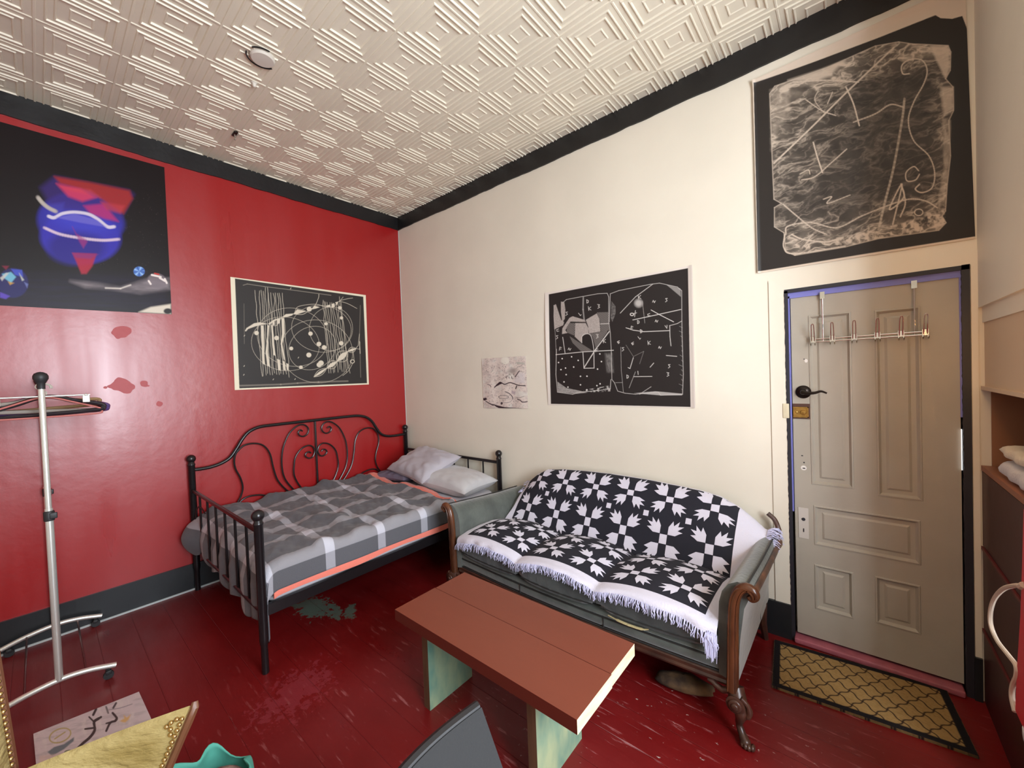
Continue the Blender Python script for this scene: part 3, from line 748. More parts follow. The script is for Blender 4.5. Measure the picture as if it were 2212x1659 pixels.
# small scratched numerals
def glyph(x, y, segs, s=1.0):
    for sg in segs: BL([(x + a * s, y + b_ * s) for a, b_ in sg], 6.5)
G = {'K': [[(-12, -18), (-8, 20)], [(12, -15), (-8, 3), (14, 16)]], '3': [[(-10, -18), (10, -14), (-2, -2), (10, 8), (-8, 20)]], 'S': [[(10, -16), (-6, -14), (8, 6), (-8, 18)]], '2': [[(-12, 6), (-4, -12), (6, 10), (16, -8)]],
     'V': [[(-10, -14), (8, 12), (10, -18)]], 'C': [[(12, -12), (-8, -4), (-4, 12), (14, 8)]], 'D': [[(-8, -16), (-6, 16), (8, 8), (8, -8), (-8, -16)]], '6': [[(12, -14), (-8, -2), (4, 14), (12, 2), (-6, 0)]], 'L': [[(-14, -10), (4, 14), (12, 4)]], 'F': [[(-10, 16), (-4, -16), (12, -10)], [(-6, 2), (8, 4)]]}
for (ch, x, y) in (('D', 1102, 403), ('K', 1122, 470), ('3', 1208, 450), ('L', 1030, 525), ('S', 902, 520), ('S', 810, 745), ('F', 842, 855), ('2', 928, 860), ('K', 1598, 360), ('2', 1735, 405), ('S', 1855, 390), ('C', 1685, 530), ('D', 1587, 600), ('2', 1760, 592), ('V', 1852, 648), ('F', 1525, 655), ('D', 1615, 688),
                   ('L', 1598, 750), ('K', 1690, 798), ('6', 1530, 805), ('6', 1395, 792), ('S', 1440, 860), ('2', 1792, 845), ('K', 1262, 780), ('F', 1190, 870), ('S', 1882, 1022), ('3', 1870, 1100), ('D', 1485, 1122), ('3', 1195, 735), ('C', 815, 678)):
    glyph(x, y, G[ch])
cv.ell(B((1527, 527))[0], 16 / k2, 12 / k2, 0, 6 / k2, wl, soft=.35); BL([(1560, 490), (1552, 550)], 7); BL([(1540, 520), (1572, 512)], 6)
for (x, y) in ((860, 950), (950, 932), (825, 987), (1013, 967), (892, 1040), (970, 1030), (848, 1055), (898, 1103), (1035, 1119), (1097, 1118), (878, 1172), (1035, 1200), (915, 1222), (1220, 905), (1235, 978), (1198, 1050), (1222, 1190), (1192, 1208), (1095, 1248)):
    cv.ell(B((x, y))[0], 1.5, 1.5, 0, col=(226, 220, 214), fill=True, soft=.3)
for a in range(14): BL([(2000 + rs.randint(-25, 5), 640 + a * 46), (2010, 655 + a * 46)], 4, al=.5)
cn = [onY(x, y, -0.004) for x, y in B((693, 322), (2108, 55), (2138, 1422), (726, 1392))]
p2 = sheet('scratched_print', cn, 440, 430, cv, pxuv, M_PAPER, bulge=lambda U, V: np.stack([0 * U, -.010 * np.exp(-((U) / .03) ** 2) * np.sin(math.pi * V) - .008 * np.exp(-((1 - U) / .02) ** 2), 0 * U], -1))
tag(p2, 'black print with scratched numerals and a heart-like shape over the sofa', 'picture', 'papers pinned on the walls')

# --- small ink map
k3 = 12.76
def Cc(*p): return [(1030 + x / k3, 760 + y / k3) for x, y in p]
cv = Canvas(1034, 764, 1146, 888, (224, 210, 200), 5.0)
ink = (52, 38, 46)
cv.mix(sl, np.clip((fbm(cv.X / 7, cv.Y / 7) - .42) * 2.2, 0, .55), (188, 172, 166)); cv.mix(sl, np.clip((fbm(cv.X / 1.6 + 9, cv.Y / 1.6) - .60) * 6, 0, .75), (120, 104, 104))
cv.mix(sl, np.clip((fbm(cv.X / 12 + 3, cv.Y / 12) - .5) * 3, 0, .6), (226, 224, 214))
cv.ell(Cc((785, 240))[0], 9, 8, 0, col=(232, 226, 212), fill=True, soft=1.2); cv.ell(Cc((980, 530))[0], 9, 6, 0, col=(150, 136, 130), fill=True, soft=3, al=.8); cv.poly(Cc((1080, 280), (1330, 300), (1320, 350), (1100, 330)), (170, 172, 160), al=.7, soft=1)
cv.poly(Cc((1170, 550), (1330, 600), (1330, 860), (1000, 850), (1080, 700)), (214, 206, 206), al=.7, soft=2); cv.poly(Cc((960, 1070), (1070, 1100), (1050, 1180), (950, 1150)), (170, 150, 160), al=.7, soft=1)
def CL(p, w, **q): cv.line(Cc(*p), w / k3, q.pop('col', ink), soft=.25, **q)
CL([(1165, 540), (1060, 690)], 24); CL([(490, 980), (560, 900), (640, 840), (700, 860), (780, 895), (900, 850), (1000, 870), (1150, 920), (1340, 935)], 24, smooth=True); cv.poly(Cc((540, 900), (640, 820), (720, 870), (640, 900), (500, 975)), ink)
CL([(300, 900), (370, 915), (400, 965)], 16); cv.poly(Cc((170, 1280), (260, 1265), (290, 1310), (215, 1345), (175, 1330)), ink)
CL([(250, 1360), (360, 1420), (460, 1470)], 18, w2=2.2, smooth=True); cv.poly(Cc((430, 1432), (560, 1475), (760, 1520), (1000, 1540), (1250, 1556), (900, 1556), (620, 1556), (540, 1520)), ink)
CL([(800, 1100), (900, 1150), (980, 1240), (990, 1300)], 20, smooth=True, col=(90, 82, 84)); CL([(990, 1300), (900, 1390), (720, 1400)], 10, smooth=True, col=(140, 130, 130)); cv.ell(Cc((740, 1245))[0], 11, 3.4, 0, .6, (90, 84, 84)); cv.ell(Cc((690, 1420))[0], 1.6, 1.6, 0, 1.4, ink)
CL([(1100, 1255), (1180, 1270), (1320, 1220)], 10, col=(90, 84, 84)); CL([(1130, 1305), (1200, 1330), (1270, 1385), (1390, 1375)], 22, smooth=True); CL([(1100, 945), (1075, 1015)], 30); CL([(1110, 1270), (1130, 1310)], 12, col=(90, 84, 84)); CL([(1080, 470), (1130, 420), (1250, 380)], 8, col=(120, 110, 108)); CL([(1160, 530), (1300, 560)], 8, col=(120, 110, 108))
for _ in range(130):
    x = rs.uniform(200, 1300); y = rs.uniform(280, 800) if rs.rand() < .7 else rs.uniform(1150, 1500); a = rs.uniform(0, 6.28); l = rs.uniform(6, 26)
    CL([(x, y), (x + l * math.cos(a), y + l * math.sin(a))], rs.uniform(5, 16), al=rs.uniform(.3, .85), col=(96, 78, 80))
for _ in range(16): x = rs.uniform(700, 1060); y = rs.uniform(600, 720); CL([(x, y), (x + 8, y + 40)], 14, col=(80, 60, 62), al=.8)
cn = [onY(x, y, -0.005) for x, y in Cc((130, 190), (1350, 115), (1415, 1560), (190, 1545))]
p3 = sheet('ink_map', cn, 200, 220, cv, pxuv, M_PAPER, bulge=lambda U, V: np.stack([0 * U, -.006 * np.sin(U * 9) ** 2 * (.4 + .6 * V) , 0 * U], -1))
tag(p3, 'small wrinkled paper with a grey ink map left of the scratched print', 'picture', 'papers pinned on the walls')

# --- big crumpled-tissue print over the door
k4 = 2.765
def D_(*p): return [(1500 + x / k4, y / k4) for x, y in p]
cv = Canvas(1612, 20, 2150, 600, (216, 200, 182), 1.7)
dk = (42, 37, 34); li = (206, 190, 172)
cv.poly(D_((355, 500), (700, 375), (1100, 225), (1440, 90), (1470, 108), (1540, 112), (1600, 95), (1640, 200), (1690, 700), (1735, 1360), (1690, 1385), (1702, 1408), (1000, 1520), (380, 1622)), dk)
field = D_((450, 560), (480, 515), (800, 400), (1080, 275), (1220, 250), (1300, 262), (1515, 272), (1532, 310), (1528, 420), (1500, 470), (1545, 520), (1548, 660), (1520, 720), (1530, 930), (1510, 1100), (1500, 1260), (1480, 1290), (1503, 1330), (1460, 1375), (1100, 1425), (900, 1475), (600, 1525), (545, 1500), (535, 1390), (478, 1355), (478, 1240), (520, 1215), (475, 1190), (465, 960))
def ridg(X, Y):
    r = math.radians(-22); u = X * math.cos(r) + Y * math.sin(r); v = -X * math.sin(r) + Y * math.cos(r)
    wv = fbm(u / 60 + 4, v / 30) * 3
    n1 = 1 - np.abs(2 * fbm(u / 52 + wv * .5, v / 15 + wv) - 1) * 2.2
    n2 = 1 - np.abs(2 * fbm(u / 30 + 7, v / 9 + wv * 1.3) - 1) * 2.5
    return np.clip(n1, 0, 1) ** 5 * .75 + np.clip(n2, 0, 1) ** 6 * .35
cxm, cym = D_((1050, 960))[0]
def tissue(X, Y):
    ex = np.clip(1.05 - (np.hypot((X - 1668) / 190, 0)), 0, 1) * 0 
    lf = np.clip(1 - (X - 1664) / 190, 0, 1) * np.clip(1.25 - np.abs(Y - 240) / 230, 0, 1)
    rt = np.clip(1 - (2058 - X) / 70, 0, 1); bt = np.clip(1 - (530 - (X - 1670) * .13 - Y) / 75, 0, 1); tp = np.clip(1 - (Y - (190 - (X - 1670) * .25)) / 55, 0, 1)
    e = np.clip(.16 + .75 * lf + .7 * rt ** 1.5 + .8 * bt + .75 * tp, 0, 1.3)
    return np.clip(ridg(X, Y) * e * 1.15 + .07 * fbm(X / 22, Y / 22) + .30 * e ** 2 * fbm(X / 26 + 2, Y / 12), 0, .95)
cv.poly(field, li, soft=1.2, tex=tissue)
cv.poly(D_((560, 480), (760, 415), (900, 360), (820, 440), (740, 485)), li, al=.85, soft=4); cv.poly(D_((1410, 275), (1515, 275), (1528, 400), (1500, 470), (1440, 350)), li, al=.8, soft=3); cv.poly(D_((1470, 520), (1545, 520), (1545, 650), (1490, 690)), li, al=.65, soft=4)
cv.poly(D_((1480, 700), (1530, 720), (1525, 950), (1500, 1200), (1450, 1250), (1490, 1000)), li, al=.55, soft=3, tex=lambda X, Y: fbm(X / 6, Y / 14) * 1.4)
cv.poly(D_((800, 1430), (1000, 1390), (1100, 1370), (1400, 1290), (1490, 1250), (1500, 1330), (1400, 1370), (1100, 1420), (850, 1470)), li, al=.9, soft=2, tex=lambda X, Y: np.clip((fbm(X / 9, Y / 9) - .38) * 5, 0, 1))
cv.poly(D_((455, 540), (560, 500), (570, 700), (500, 760), (460, 900)), li, al=.5, soft=5, tex=lambda X, Y: fbm(X / 10, Y / 5) * 1.3)
cv.line(field + [field[0]], 1.6, li, al=.75, soft=.8)
def DL(p, w, **q): cv.line(D_(*p), w / k4, li, soft=.6, al=q.pop('al', .8), smooth=q.pop('smooth', True), **q)
DL([(475, 975), (700, 760), (900, 560), (1190, 285)], 9, al=.9); DL([(590, 490), (780, 480), (980, 490)], 9, al=.7); DL([(665, 595), (760, 660), (845, 690)], 6); DL([(740, 540), (720, 600), (780, 680)], 5, al=.6); DL([(905, 520), (950, 620), (985, 750)], 8, al=.9); DL([(825, 550), (795, 620)], 5)
DL([(710, 850), (735, 940), (765, 1030)], 8, al=.9); DL([(910, 890), (820, 970), (720, 1055), (640, 1075)], 6); DL([(630, 1040), (680, 1015), (690, 1040)], 5); DL([(770, 1190), (820, 1175), (795, 1215), (930, 1165)], 6, al=.7)
DL([(1255, 590), (1240, 720), (1190, 1000), (1140, 1200), (1100, 1370)], 14, al=.4); DL([(1250, 640), (1170, 625), (1080, 680), (950, 730)], 8, al=.6)
DL([(1285, 440), (1245, 440), (1240, 390), (1290, 355), (1360, 360), (1390, 420), (1370, 500), (1310, 610), (1278, 720), (1310, 840), (1400, 930), (1435, 1030), (1420, 1120), (1360, 1150), (1320, 1130), (1345, 1100)], 7, al=.7)
DL([(1340, 1020), (1310, 995), (1265, 1030), (1270, 1080), (1320, 1075), (1345, 1040)], 6, al=.7); DL([(1235, 1100), (1250, 1180), (1165, 1250), (1240, 1100), (1185, 1340)], 8, al=.8); DL([(1235, 1100), (1260, 1210), (1230, 1295)], 7); DL([(530, 1220), (600, 1280), (700, 1360), (790, 1400)], 8, al=.6)
DL([(545, 1400), (560, 1350), (700, 1330), (850, 1360), (1000, 1290), (1150, 1230), (1280, 1190), (1380, 1200), (1450, 1240)], 7, al=.75); DL([(580, 1400), (650, 1430), (780, 1445), (850, 1430)], 8); DL([(540, 1400), (535, 1480), (600, 1515), (900, 1470)], 7)
cv.ell(D_((1340, 1268))[0], 9, 7, 0, 1.6, li, al=.8)
# curled top edge of the backing sheet
c0, c1, c2, c3 = (onY(*q, -0.006) for q in (D_((350, 492))[0], D_((1602, 30))[0], D_((1735, 1372))[0], D_((366, 1640))[0]))
c1 = np.array([4.345, -0.006, 3.235]); c0 = onY(1626, 176, -.006); c2 = onY(2125, 512, -.006); c3 = onY(1637, 590, -.006)
p4 = sheet('tissue_print', [c0, c1, (4.366, -.006, c2[2]), c3], 420, 440, cv, pxuv, M_PAPER, bulge=lambda U, V: np.stack([0 * U, -.012 * np.exp(-((V) / .02) ** 2) - .008 * np.exp(-((U) / .012) ** 2), 0 * U], -1))
tag(p4, 'largest black print with a pale crumpled tissue image, torn corners, above the door', 'picture', 'papers pinned on the walls')

# --- glossy poster of a blue glass form, upper left
k5 = 4.6075
def S_(*p): return [(x / k5, 340 + y / k5) for x, y in p]
cv = Canvas(-90, 240, 376, 700, (24, 16, 16), 1.6)
for (x, y, rx, ry, ro, c, al, so) in ((800, 640, 430, 300, 6, (50, 44, 150), .97, 4), (800, 800, 400, 260, 4, (58, 50, 172), .97, 4), (760, 900, 280, 170, 0, (46, 36, 130), .9, 7), (820, 620, 330, 130, 8, (66, 68, 196), .7, 12)):
    q = S_((x, y))[0]; cv.ell(q, rx / k5, ry / k5, ro, col=c, fill=True, al=al, soft=so)
cv.poly(S_((540, 190), (600, 200), (900, 260), (1280, 330), (1330, 370), (1230, 560), (1180, 640), (1030, 600), (700, 530), (520, 520), (470, 430), (400, 300)), (62, 42, 118), al=.7, soft=7)
cv.poly(S_((540, 190), (900, 250), (1290, 330), (1320, 410), (1230, 560), (1100, 480), (900, 340), (600, 260)), (168, 46, 28), al=.85, soft=3.85); cv.poly(S_((560, 260), (800, 310), (960, 400), (820, 440), (680, 390)), (206, 60, 96), al=.9, soft=3.85)
cv.poly(S_((830, 480), (1030, 460), (1180, 640), (1040, 610), (900, 560)), (176, 48, 118), al=.9, soft=3.3); cv.poly(S_((1000, 440), (1240, 480), (1200, 560), (1060, 520)), (190, 60, 70), al=.7, soft=3.3); cv.poly(S_((600, 290), (900, 320), (1000, 400), (700, 330)), (214, 70, 80), al=.5, soft=3.3)
cv.poly(S_((480, 470), (640, 450), (620, 560), (500, 560)), (70, 64, 170), al=.7, soft=3.85)
cv.line(S_((375, 395), (420, 450), (480, 500), (560, 540)), 5, (190, 180, 170), al=.8, soft=3, smooth=True)
cv.line(S_((480, 585), (540, 600), (620, 560), (740, 545), (880, 565), (980, 620), (1070, 690), (1140, 690)), 5, (216, 206, 224), al=.95, soft=2, smooth=True)
cv.poly(S_((560, 600), (740, 560), (960, 620), (1060, 695), (800, 650)), (110, 104, 200), al=.8, soft=1.65)
cv.line(S_((440, 700), (600, 765), (820, 805), (1020, 825), (1185, 815)), 4.2, (220, 196, 214), al=.95, soft=2.2, smooth=True)
cv.poly(S_((720, 690), (760, 760), (860, 820), (870, 840), (830, 905), (790, 840)), (156, 48, 120), al=.7, soft=2.2); cv.poly(S_((720, 950), (960, 960), (920, 1080), (860, 1160), (810, 1160), (760, 1040)), (176, 36, 60), al=.9, soft=2.2)
cv.poly(S_((720, 955), (980, 965), (900, 1010), (760, 1000)), (130, 46, 120), al=.7, soft=2.2)
# surface below, highlights, faceted stones
cv.poly(S_((-400, 1160), (400, 1150), (1650, 1180), (1690, 1540), (-400, 1500)), (36, 26, 56), al=.5, soft=10, tex=lambda X, Y: fbm(X / 60, Y / 5) * 1.3)
cv.poly(S_((700, 1230), (1000, 1260), (1200, 1300), (1480, 1210), (1690, 1210), (1690, 1310), (1400, 1350), (1100, 1310), (850, 1290)), (150, 138, 142), al=.9, soft=6, tex=lambda X, Y: .25 + fbm(X / 30, Y / 6)); cv.line(S_((1050, 1300), (1200, 1305), (1300, 1270)), 3, (226, 216, 206), al=.8, soft=1.1)
cv.poly(S_((1380, 1540), (1500, 1490), (1700, 1460), (1700, 1560)), (226, 214, 196), al=.95, soft=2.2); cv.ell(S_((1670, 1530))[0], 9, 6, 0, col=(40, 34, 34), fill=True, soft=1.1)
q = S_((1385, 1135))[0]; cv.ell(q, 12, 10.5, 0, col=(96, 140, 214), fill=True, soft=.8)
for a in range(9): cv.poly([q, (q[0] + 12 * math.cos(a * .7), q[1] + 10 * math.sin(a * .7)), (q[0] + 12 * math.cos(a * .7 + .35), q[1] + 10 * math.sin(a * .7 + .35))], (170, 206, 240) if a % 2 else (44, 72, 150), al=.8)
q = S_((1565, 1230))[0]; cv.ell(q, 21, 16, 15, col=(128, 116, 122), fill=True, al=.8, soft=1.65)
for p_ in ((1510, 1170, 1600, 1190), (1590, 1200, 1640, 1230), (1480, 1230, 1500, 1260), (1640, 1210, 1660, 1250)): cv.line(S_((p_[0], p_[1]), (p_[2], p_[3])), 4, (238, 226, 220), soft=0.55)
cv.line(S_((1540, 1155), (1580, 1165)), 3, (200, 60, 50), soft=0.55)
q = S_((130, 1250))[0]; cv.ell(q, 33, 32, 0, col=(38, 34, 92), fill=True, soft=1.65)
for (pp, c) in (([(20, 1160), (110, 1140), (160, 1190), (110, 1250), (40, 1200)], (120, 190, 214)), ([(110, 1110), (220, 1120), (230, 1190), (150, 1170)], (70, 84, 196)), ([(0, 1200), (60, 1150), (90, 1150), (20, 1230)], (200, 196, 190)), ([(190, 1150), (240, 1220), (220, 1230)], (200, 204, 190)), ([(80, 1235), (140, 1250), (100, 1270)], (210, 160, 70)), ([(0, 1340), (100, 1380), (60, 1410), (0, 1395)], (96, 70, 190)), ([(240, 1240), (280, 1260), (270, 1300)], (110, 120, 180)), ([(20, 1080), (90, 1080), (60, 1120)], (130, 34, 60))):
    cv.poly(S_(*pp), c, al=.85, soft=1.5)
for _ in range(110):
    x = rs.uniform(1000, 1640); y = rs.uniform(350, 1150); cv.ell(S_((x, y))[0], .5, .5, 0, col=(90, 78, 76), fill=True, al=rs.uniform(.3, .9), soft=.5)
a, b_ = onX(355, 361, .004), onX(371, 679, .004)
cn = [(.004, -3.16, 3.222), (.004, a[1], 3.234), (.004, b_[1], 2.128), (.004, -3.16, 2.10)]
p5 = sheet('glass_form_poster', cn, 520, 460, cv, pxuv, M_GLOSSP)
tag(p5, 'glossy near-black poster of a glowing blue and red glass shape high on the red wall', 'poster', 'papers pinned on the walls')

# ------------------------------------------------------------------ daybed
M_IRON = mat('black_bed_enamel', L4(27, 24, 26), 0.28, metal=0.15, spec=0.6, bump=0.03, bscale=80)
BX0, BX1, BY0, BY1 = 0.045, 1.474, -1.995, -0.052
bed = thing('daybed', 'black metal daybed with scrolled back rail and ball-topped posts along the red wall', 'bed', ((BX0 + BX1) / 2, (BY0 + BY1) / 2, 0))
BO = np.array([(BX0 + BX1) / 2, (BY0 + BY1) / 2, 0])
def bl_(P): return np.asarray(P, float) - BO
def post(x, y, top, rb):
    m_ = MB()
    pr = [(.0001, 0), (.017, 0), (.018, .008), (.0175, .155), (.021, .165), (.0225, .19), (.0225, top - .085), (.025, top - .08), (.025, top - .072), (.021, top - .068), (.021, top - .055), (.015, top - .05)]
    pr += [(max(.0001, rb * math.sin(a)), top - rb + .0 - rb * math.cos(a)) for a in np.linspace(.55, math.pi, 9)]
    m_.lathe(pr, bl_((x, y, 0)), 20); return m_.build('post', M_IRON, bed, angle=50)
post(BX0, BY0, 1.05, .031); post(BX0, BY1, 1.055, .031); post(BX1, BY0, .895, .032); post(BX1, BY1, .895, .031)
# back frame
m_ = MB()
top = [(-1.98, .932), (-1.93, .930), (-1.869, .933), (-1.80, .950), (-1.74, .985), (-1.69, 1.055), (-1.65, 1.12), (-1.60, 1.175), (-1.52, 1.207), (-1.40, 1.212), (-1.05, 1.214), (-.72, 1.216), (-.60, 1.210), (-.52, 1.185), (-.46, 1.135), (-.41, 1.055), (-.36, .99), (-.29, .958), (-.20, .948), (-.065, .948)]
m_.tube(cat_rom([bl_((BX0, y, z)) for y, z in top], 5), .0135, 12); m_.build('back_top_rail', M_IRON, bed)
m_ = MB(); m_.tube([bl_((BX0, BY0, .37)), bl_((BX0, BY1, .37))], .014, 10); m_.build('back_bottom_rail', M_IRON, bed)
m_ = MB(); m_.tube([bl_((BX0, -1.05, 1.21)), bl_((BX0, -1.052, .37))], .0085, 10); m_.build('centre_bar', M_IRON, bed)
yc = -1.052
big = [(-.045, 1.155), (-.060, 1.118), (-.098, 1.108), (-.115, 1.135), (-.098, 1.165), (-.07, 1.162)]
def scroll(pts, s_, nm='scroll'):
    m_ = MB(); m_.tube(cat_rom([bl_((BX0, yc + s_ * y, z)) for y, z in pts], 5), .0068, 8); m_.build(nm, M_IRON, bed)
for s_ in (-1, 1):
    scroll([(.115, 1.125), (.135, 1.138), (.154, 1.118), (.142, 1.088), (.105, 1.076), (.070, 1.098), (.062, 1.140), (.090, 1.178), (.137, 1.186), (.190, 1.158), (.243, 1.10), (.292, .98), (.305, .84), (.285, .72), (.22, .61), (.13, .50), (.02, .40)], s_)
    scroll([(.048, .908), (.066, .925), (.092, .916), (.100, .890), (.072, .866), (.035, .872), (.014, .92), (.030, .965), (.072, .985), (.134, .962), (.185, .90), (.203, .82), (.205, .73), (.165, .63), (.09, .52), (.01, .42)], s_)
    scroll([(.60, 1.06), (.645, 1.015), (.662, .95), (.655, .88), (.625, .80), (.612, .72), (.628, .65), (.665, .58), (.68, .50), (.66, .39)], s_, 'side_curve')
    scroll([(.645, 1.015), (.59, 1.065), (.51, 1.072), (.44, 1.04), (.395, .96), (.375, .84), (.345, .72), (.28, .62), (.20, .53), (.12, .40)], s_, 'side_curve')
    scroll([(.655, .585), (.61, .622), (.55, .633), (.46, .615), (.38, .56), (.33, .50), (.30, .39)], s_, 'side_curve')
# ends
def end(y, zt, inward):
    m_ = MB(); m_.box(bl_((BX0, y - .009, zt - .013)), bl_((BX1, y + .009, zt + .013)), bev=.006); m_.build('end_top_rail', M_IRON, bed)
    m_ = MB(); m_.tube([bl_((BX0, y, .335)), bl_((BX1, y, .335))], .013, 10); m_.build('end_bottom_rail', M_IRON, bed)
    for k in range(6):
        x = BX0 + (BX1 - BX0) * (k + 1) / 7
        m_ = MB(); m_.tube([bl_((x, y, .335)), bl_((x, y, zt))], .0078, 8); m_.build('end_bar', M_IRON, bed)
end(BY0, .775, 1); end(BY1, .782, -1)
m_ = MB()
m_.tube(cat_rom([bl_((BX0 + .02, BY0, .50)), bl_((BX0 + .06, BY0, .60)), bl_((BX0 + .13, BY0, .665)), bl_((BX0 + .22, BY0, .685)), bl_((BX0 + .33, BY0, .66))], 5), .005, 8)
m_.build('end_arc', M_IRON, bed)
m_ = MB(); m_.box(bl_((BX1 - .02, BY0, .305)), bl_((BX1 + .005, BY1, .365))); m_.box(bl_((BX0, BY0 + .02, .31)), bl_((BX1 - .02, BY1 - .02, .33))); m_.build('side_rail', M_IRON, bed, smooth=False)
m_ = MB(); m_.tube([bl_((BX1, BY0 + .02, .215)), bl_((BX1, BY0 + .02, .36))], .006, 8); m_.build('joint_bolt', M_IRON, bed)

# mattress with its pale sheet
M_SHEET = mat('pale_grey_sheet', L4(198, 194, 200), 0.85, bump=0.15, bscale=25, sheen=0.2)
M_MATT = mat('dark_mattress_side', L4(40, 38, 46), 0.9)
m_ = MB(); m_.box((.075, -1.955, .335), (1.44, -.085, .535), 0, bev=.05); mt = m_.build('mattress', [M_SHEET]); tag(mt, 'mattress in a pale grey sheet on the daybed, mostly hidden by the plaid duvet', 'mattress')

# duvet
def duvet_mat():
    m = mat('plaid_duvet', L4(92, 90, 98), 0.85, bump=0.2, bscale=180, sheen=0.15)
    nt = m.node_tree; N = nt.nodes; Lk = nt.links; b = N['Principled BSDF']
    uv = N.new('ShaderNodeUVMap'); uv.uv_map = 'cloth'
    sep = N.new('ShaderNodeSeparateXYZ'); Lk.new(uv.outputs[0], sep.inputs[0])
    def stripe(ax, per, wid, off):
        a = N.new('ShaderNodeMath'); a.operation = 'ADD'; Lk.new(sep.outputs[ax], a.inputs[0]); a.inputs[1].default_value = off + 10 * per
        p = N.new('ShaderNodeMath'); p.operation = 'PINGPONG'; p.inputs[1].default_value = per / 2; Lk.new(a.outputs[0], p.inputs[0])
        r = N.new('ShaderNodeMapRange'); Lk.new(p.outputs[0], r.inputs[0]); r.inputs[1].default_value = wid / 2 + .0015; r.inputs[2].default_value = wid / 2 - .0015; return r.outputs[0]
    def mix(f, a, c, al=1.0):
        r = N.new('ShaderNodeMix'); r.data_type = 'RGBA'
        q = N.new('ShaderNodeMath'); q.operation = 'MULTIPLY'; Lk.new(f, q.inputs[0]); q.inputs[1].default_value = al; Lk.new(q.outputs[0], r.inputs[0])
        if isinstance(a, tuple): r.inputs[6].default_value = a
        else: Lk.new(a, r.inputs[6])
        r.inputs[7].default_value = c; return r.outputs[2]
    s1 = stripe('Y', .352, .058, .02); s2 = stripe('X', .285, .070, .03)
    c = mix(s2, L4(88, 87, 92), L4(150, 147, 152), .85)
    c = mix(s1, c, L4(168, 166, 174), .8)
    mm = N.new('ShaderNodeMath'); mm.operation = 'MULTIPLY'; Lk.new(s1, mm.inputs[0]); Lk.new(s2, mm.inputs[1])
    c = mix(mm.outputs[0], c, L4(196, 194, 204), .9)
    Lk.new(c, b.inputs['Base Color']); return m
M_DUVET = duvet_mat()
M_SALMON = mat('salmon_lining', L4(226, 122, 104), 0.8, bump=0.2, bscale=60, sheen=0.2)
TOPZ = .568
X_IN, X_OUT = .075, 1.462
HEADY, FOOTY = -.58, -1.955
def duvet_pt(a, b_):
    """a: across from the wall edge (0) over the front edge and down; b_: from the head (0) to the foot, then down"""
    wtop = X_OUT - X_IN; r = .035
    rough_ = (fbm(a * 5 + 1, b_ * 5) - .45) * .060 + (fbm(a * 3 + b_ * 2, b_ * 9 - a * 4) - .45) * .05
    rough_ += .022 * max(0, math.sin((a * .6 + b_ * 1.1) * 13 + 3 * float(fbm(a * 3, b_ * 3)))) ** 3
    # across
    if a < wtop - r: x = X_IN + a; dz = 0; nx = 0
    elif a < wtop + .5 * math.pi * r - r:
        t = (a - (wtop - r)) / r; x = X_OUT - r + r * math.sin(t); dz = -r * (1 - math.cos(t)); nx = t
    else:
        d = a - (wtop - r + .5 * math.pi * r); x = X_OUT; dz = -r - d; nx = math.pi / 2
    # along
    ltop = HEADY - FOOTY; rr_ = .05
    if b_ < ltop - rr_: y = HEADY - b_; ez = 0; ny = 0
    elif b_ < ltop - rr_ + .5 * math.pi * rr_:
        t = (b_ - (ltop - rr_)) / rr_; y = FOOTY + rr_ - rr_ * math.sin(t); ez = -rr_ * (1 - math.cos(t)); ny = t
    else:
        d = b_ - (ltop - rr_ + .5 * math.pi * rr_); y = FOOTY; ez = -rr_ - d; ny = math.pi / 2
    z = TOPZ + dz * (1 if ny < 1.5 else .7) + ez
    fx = math.cos(min(nx, math.pi / 2)); fy = math.cos(min(ny, math.pi / 2))
    flat = fx * fy
    z += rough_ * flat
    edge = max(0, 1 - (1 - min(1, b_ / .1)))
    if nx > 0: x += (float(vnoise(b_ * 6, 3)) - .5) * .012 * (1 - fx) + .006 * (1 - fx)
    if ny > 0:
        fold = math.sin(a * 21 + 2 * float(vnoise(a * 5, 2))) * .5 + .5
        q = (1 - fy)
        gap = abs(math.sin(math.pi * (x - BX0) / ((BX1 - BX0) / 7))) ** .8
        dn = min(1, max(0, -ez - .03) / .10)
        y += -q * (.008 + .030 * gap * dn + .010 * fold)
        if a < .30: y -= .085 * math.cos(math.pi / 2 * a / .30) ** 2 * math.sin(math.pi * min(1, max(0, (-ez) / .27))) ** .7
        if a < .22: x -= 0
    # heap near the wall side, lift near the foot rail
    z += .02 * math.exp(-((a) / .12) ** 2) * (1 if ny < .1 else .4)
    return np.array([x, y, z])
na, nb = 150, 170
A_ = np.linspace(0, (X_OUT - X_IN) + .130, na); B_ = np.linspace(0, (HEADY - FOOTY) + .26, nb)
def foot_len(a): return (HEADY - FOOTY) + .215 + .022 * math.sin(a * 17 + 1) + .085 * min(1, a / 1.1)
mb = MB(); 
pts = []
for j in range(nb):
    for i in range(na):
        a = A_[i]; L_ = foot_len(min(a, 1.39)); b_ = L_ * (j / (nb - 1))
        if a > 1.40: pass
        p = duvet_pt(a, b_)
        if a > 1.40 and b_ > (HEADY - FOOTY): pass
        pts.append(p)
mb.add(pts, [(j * na + i, j * na + i + 1, (j + 1) * na + i + 1, (j + 1) * na + i) for j in range(nb - 1) for i in range(na - 1)])
du = mb.build('duvet', [M_DUVET], fix=False, angle=180)
uvl = du.data.uv_layers.new(name='cloth')
UV = np.zeros((len(du.data.loops), 2)); li_ = np.zeros(len(du.data.loops), np.int32); du.data.loops.foreach_get('vertex_index', li_)
UA = np.array([[A_[i], foot_len(min(A_[i], 1.39)) * (j / (nb - 1))] for j in range(nb) for i in range(na)])
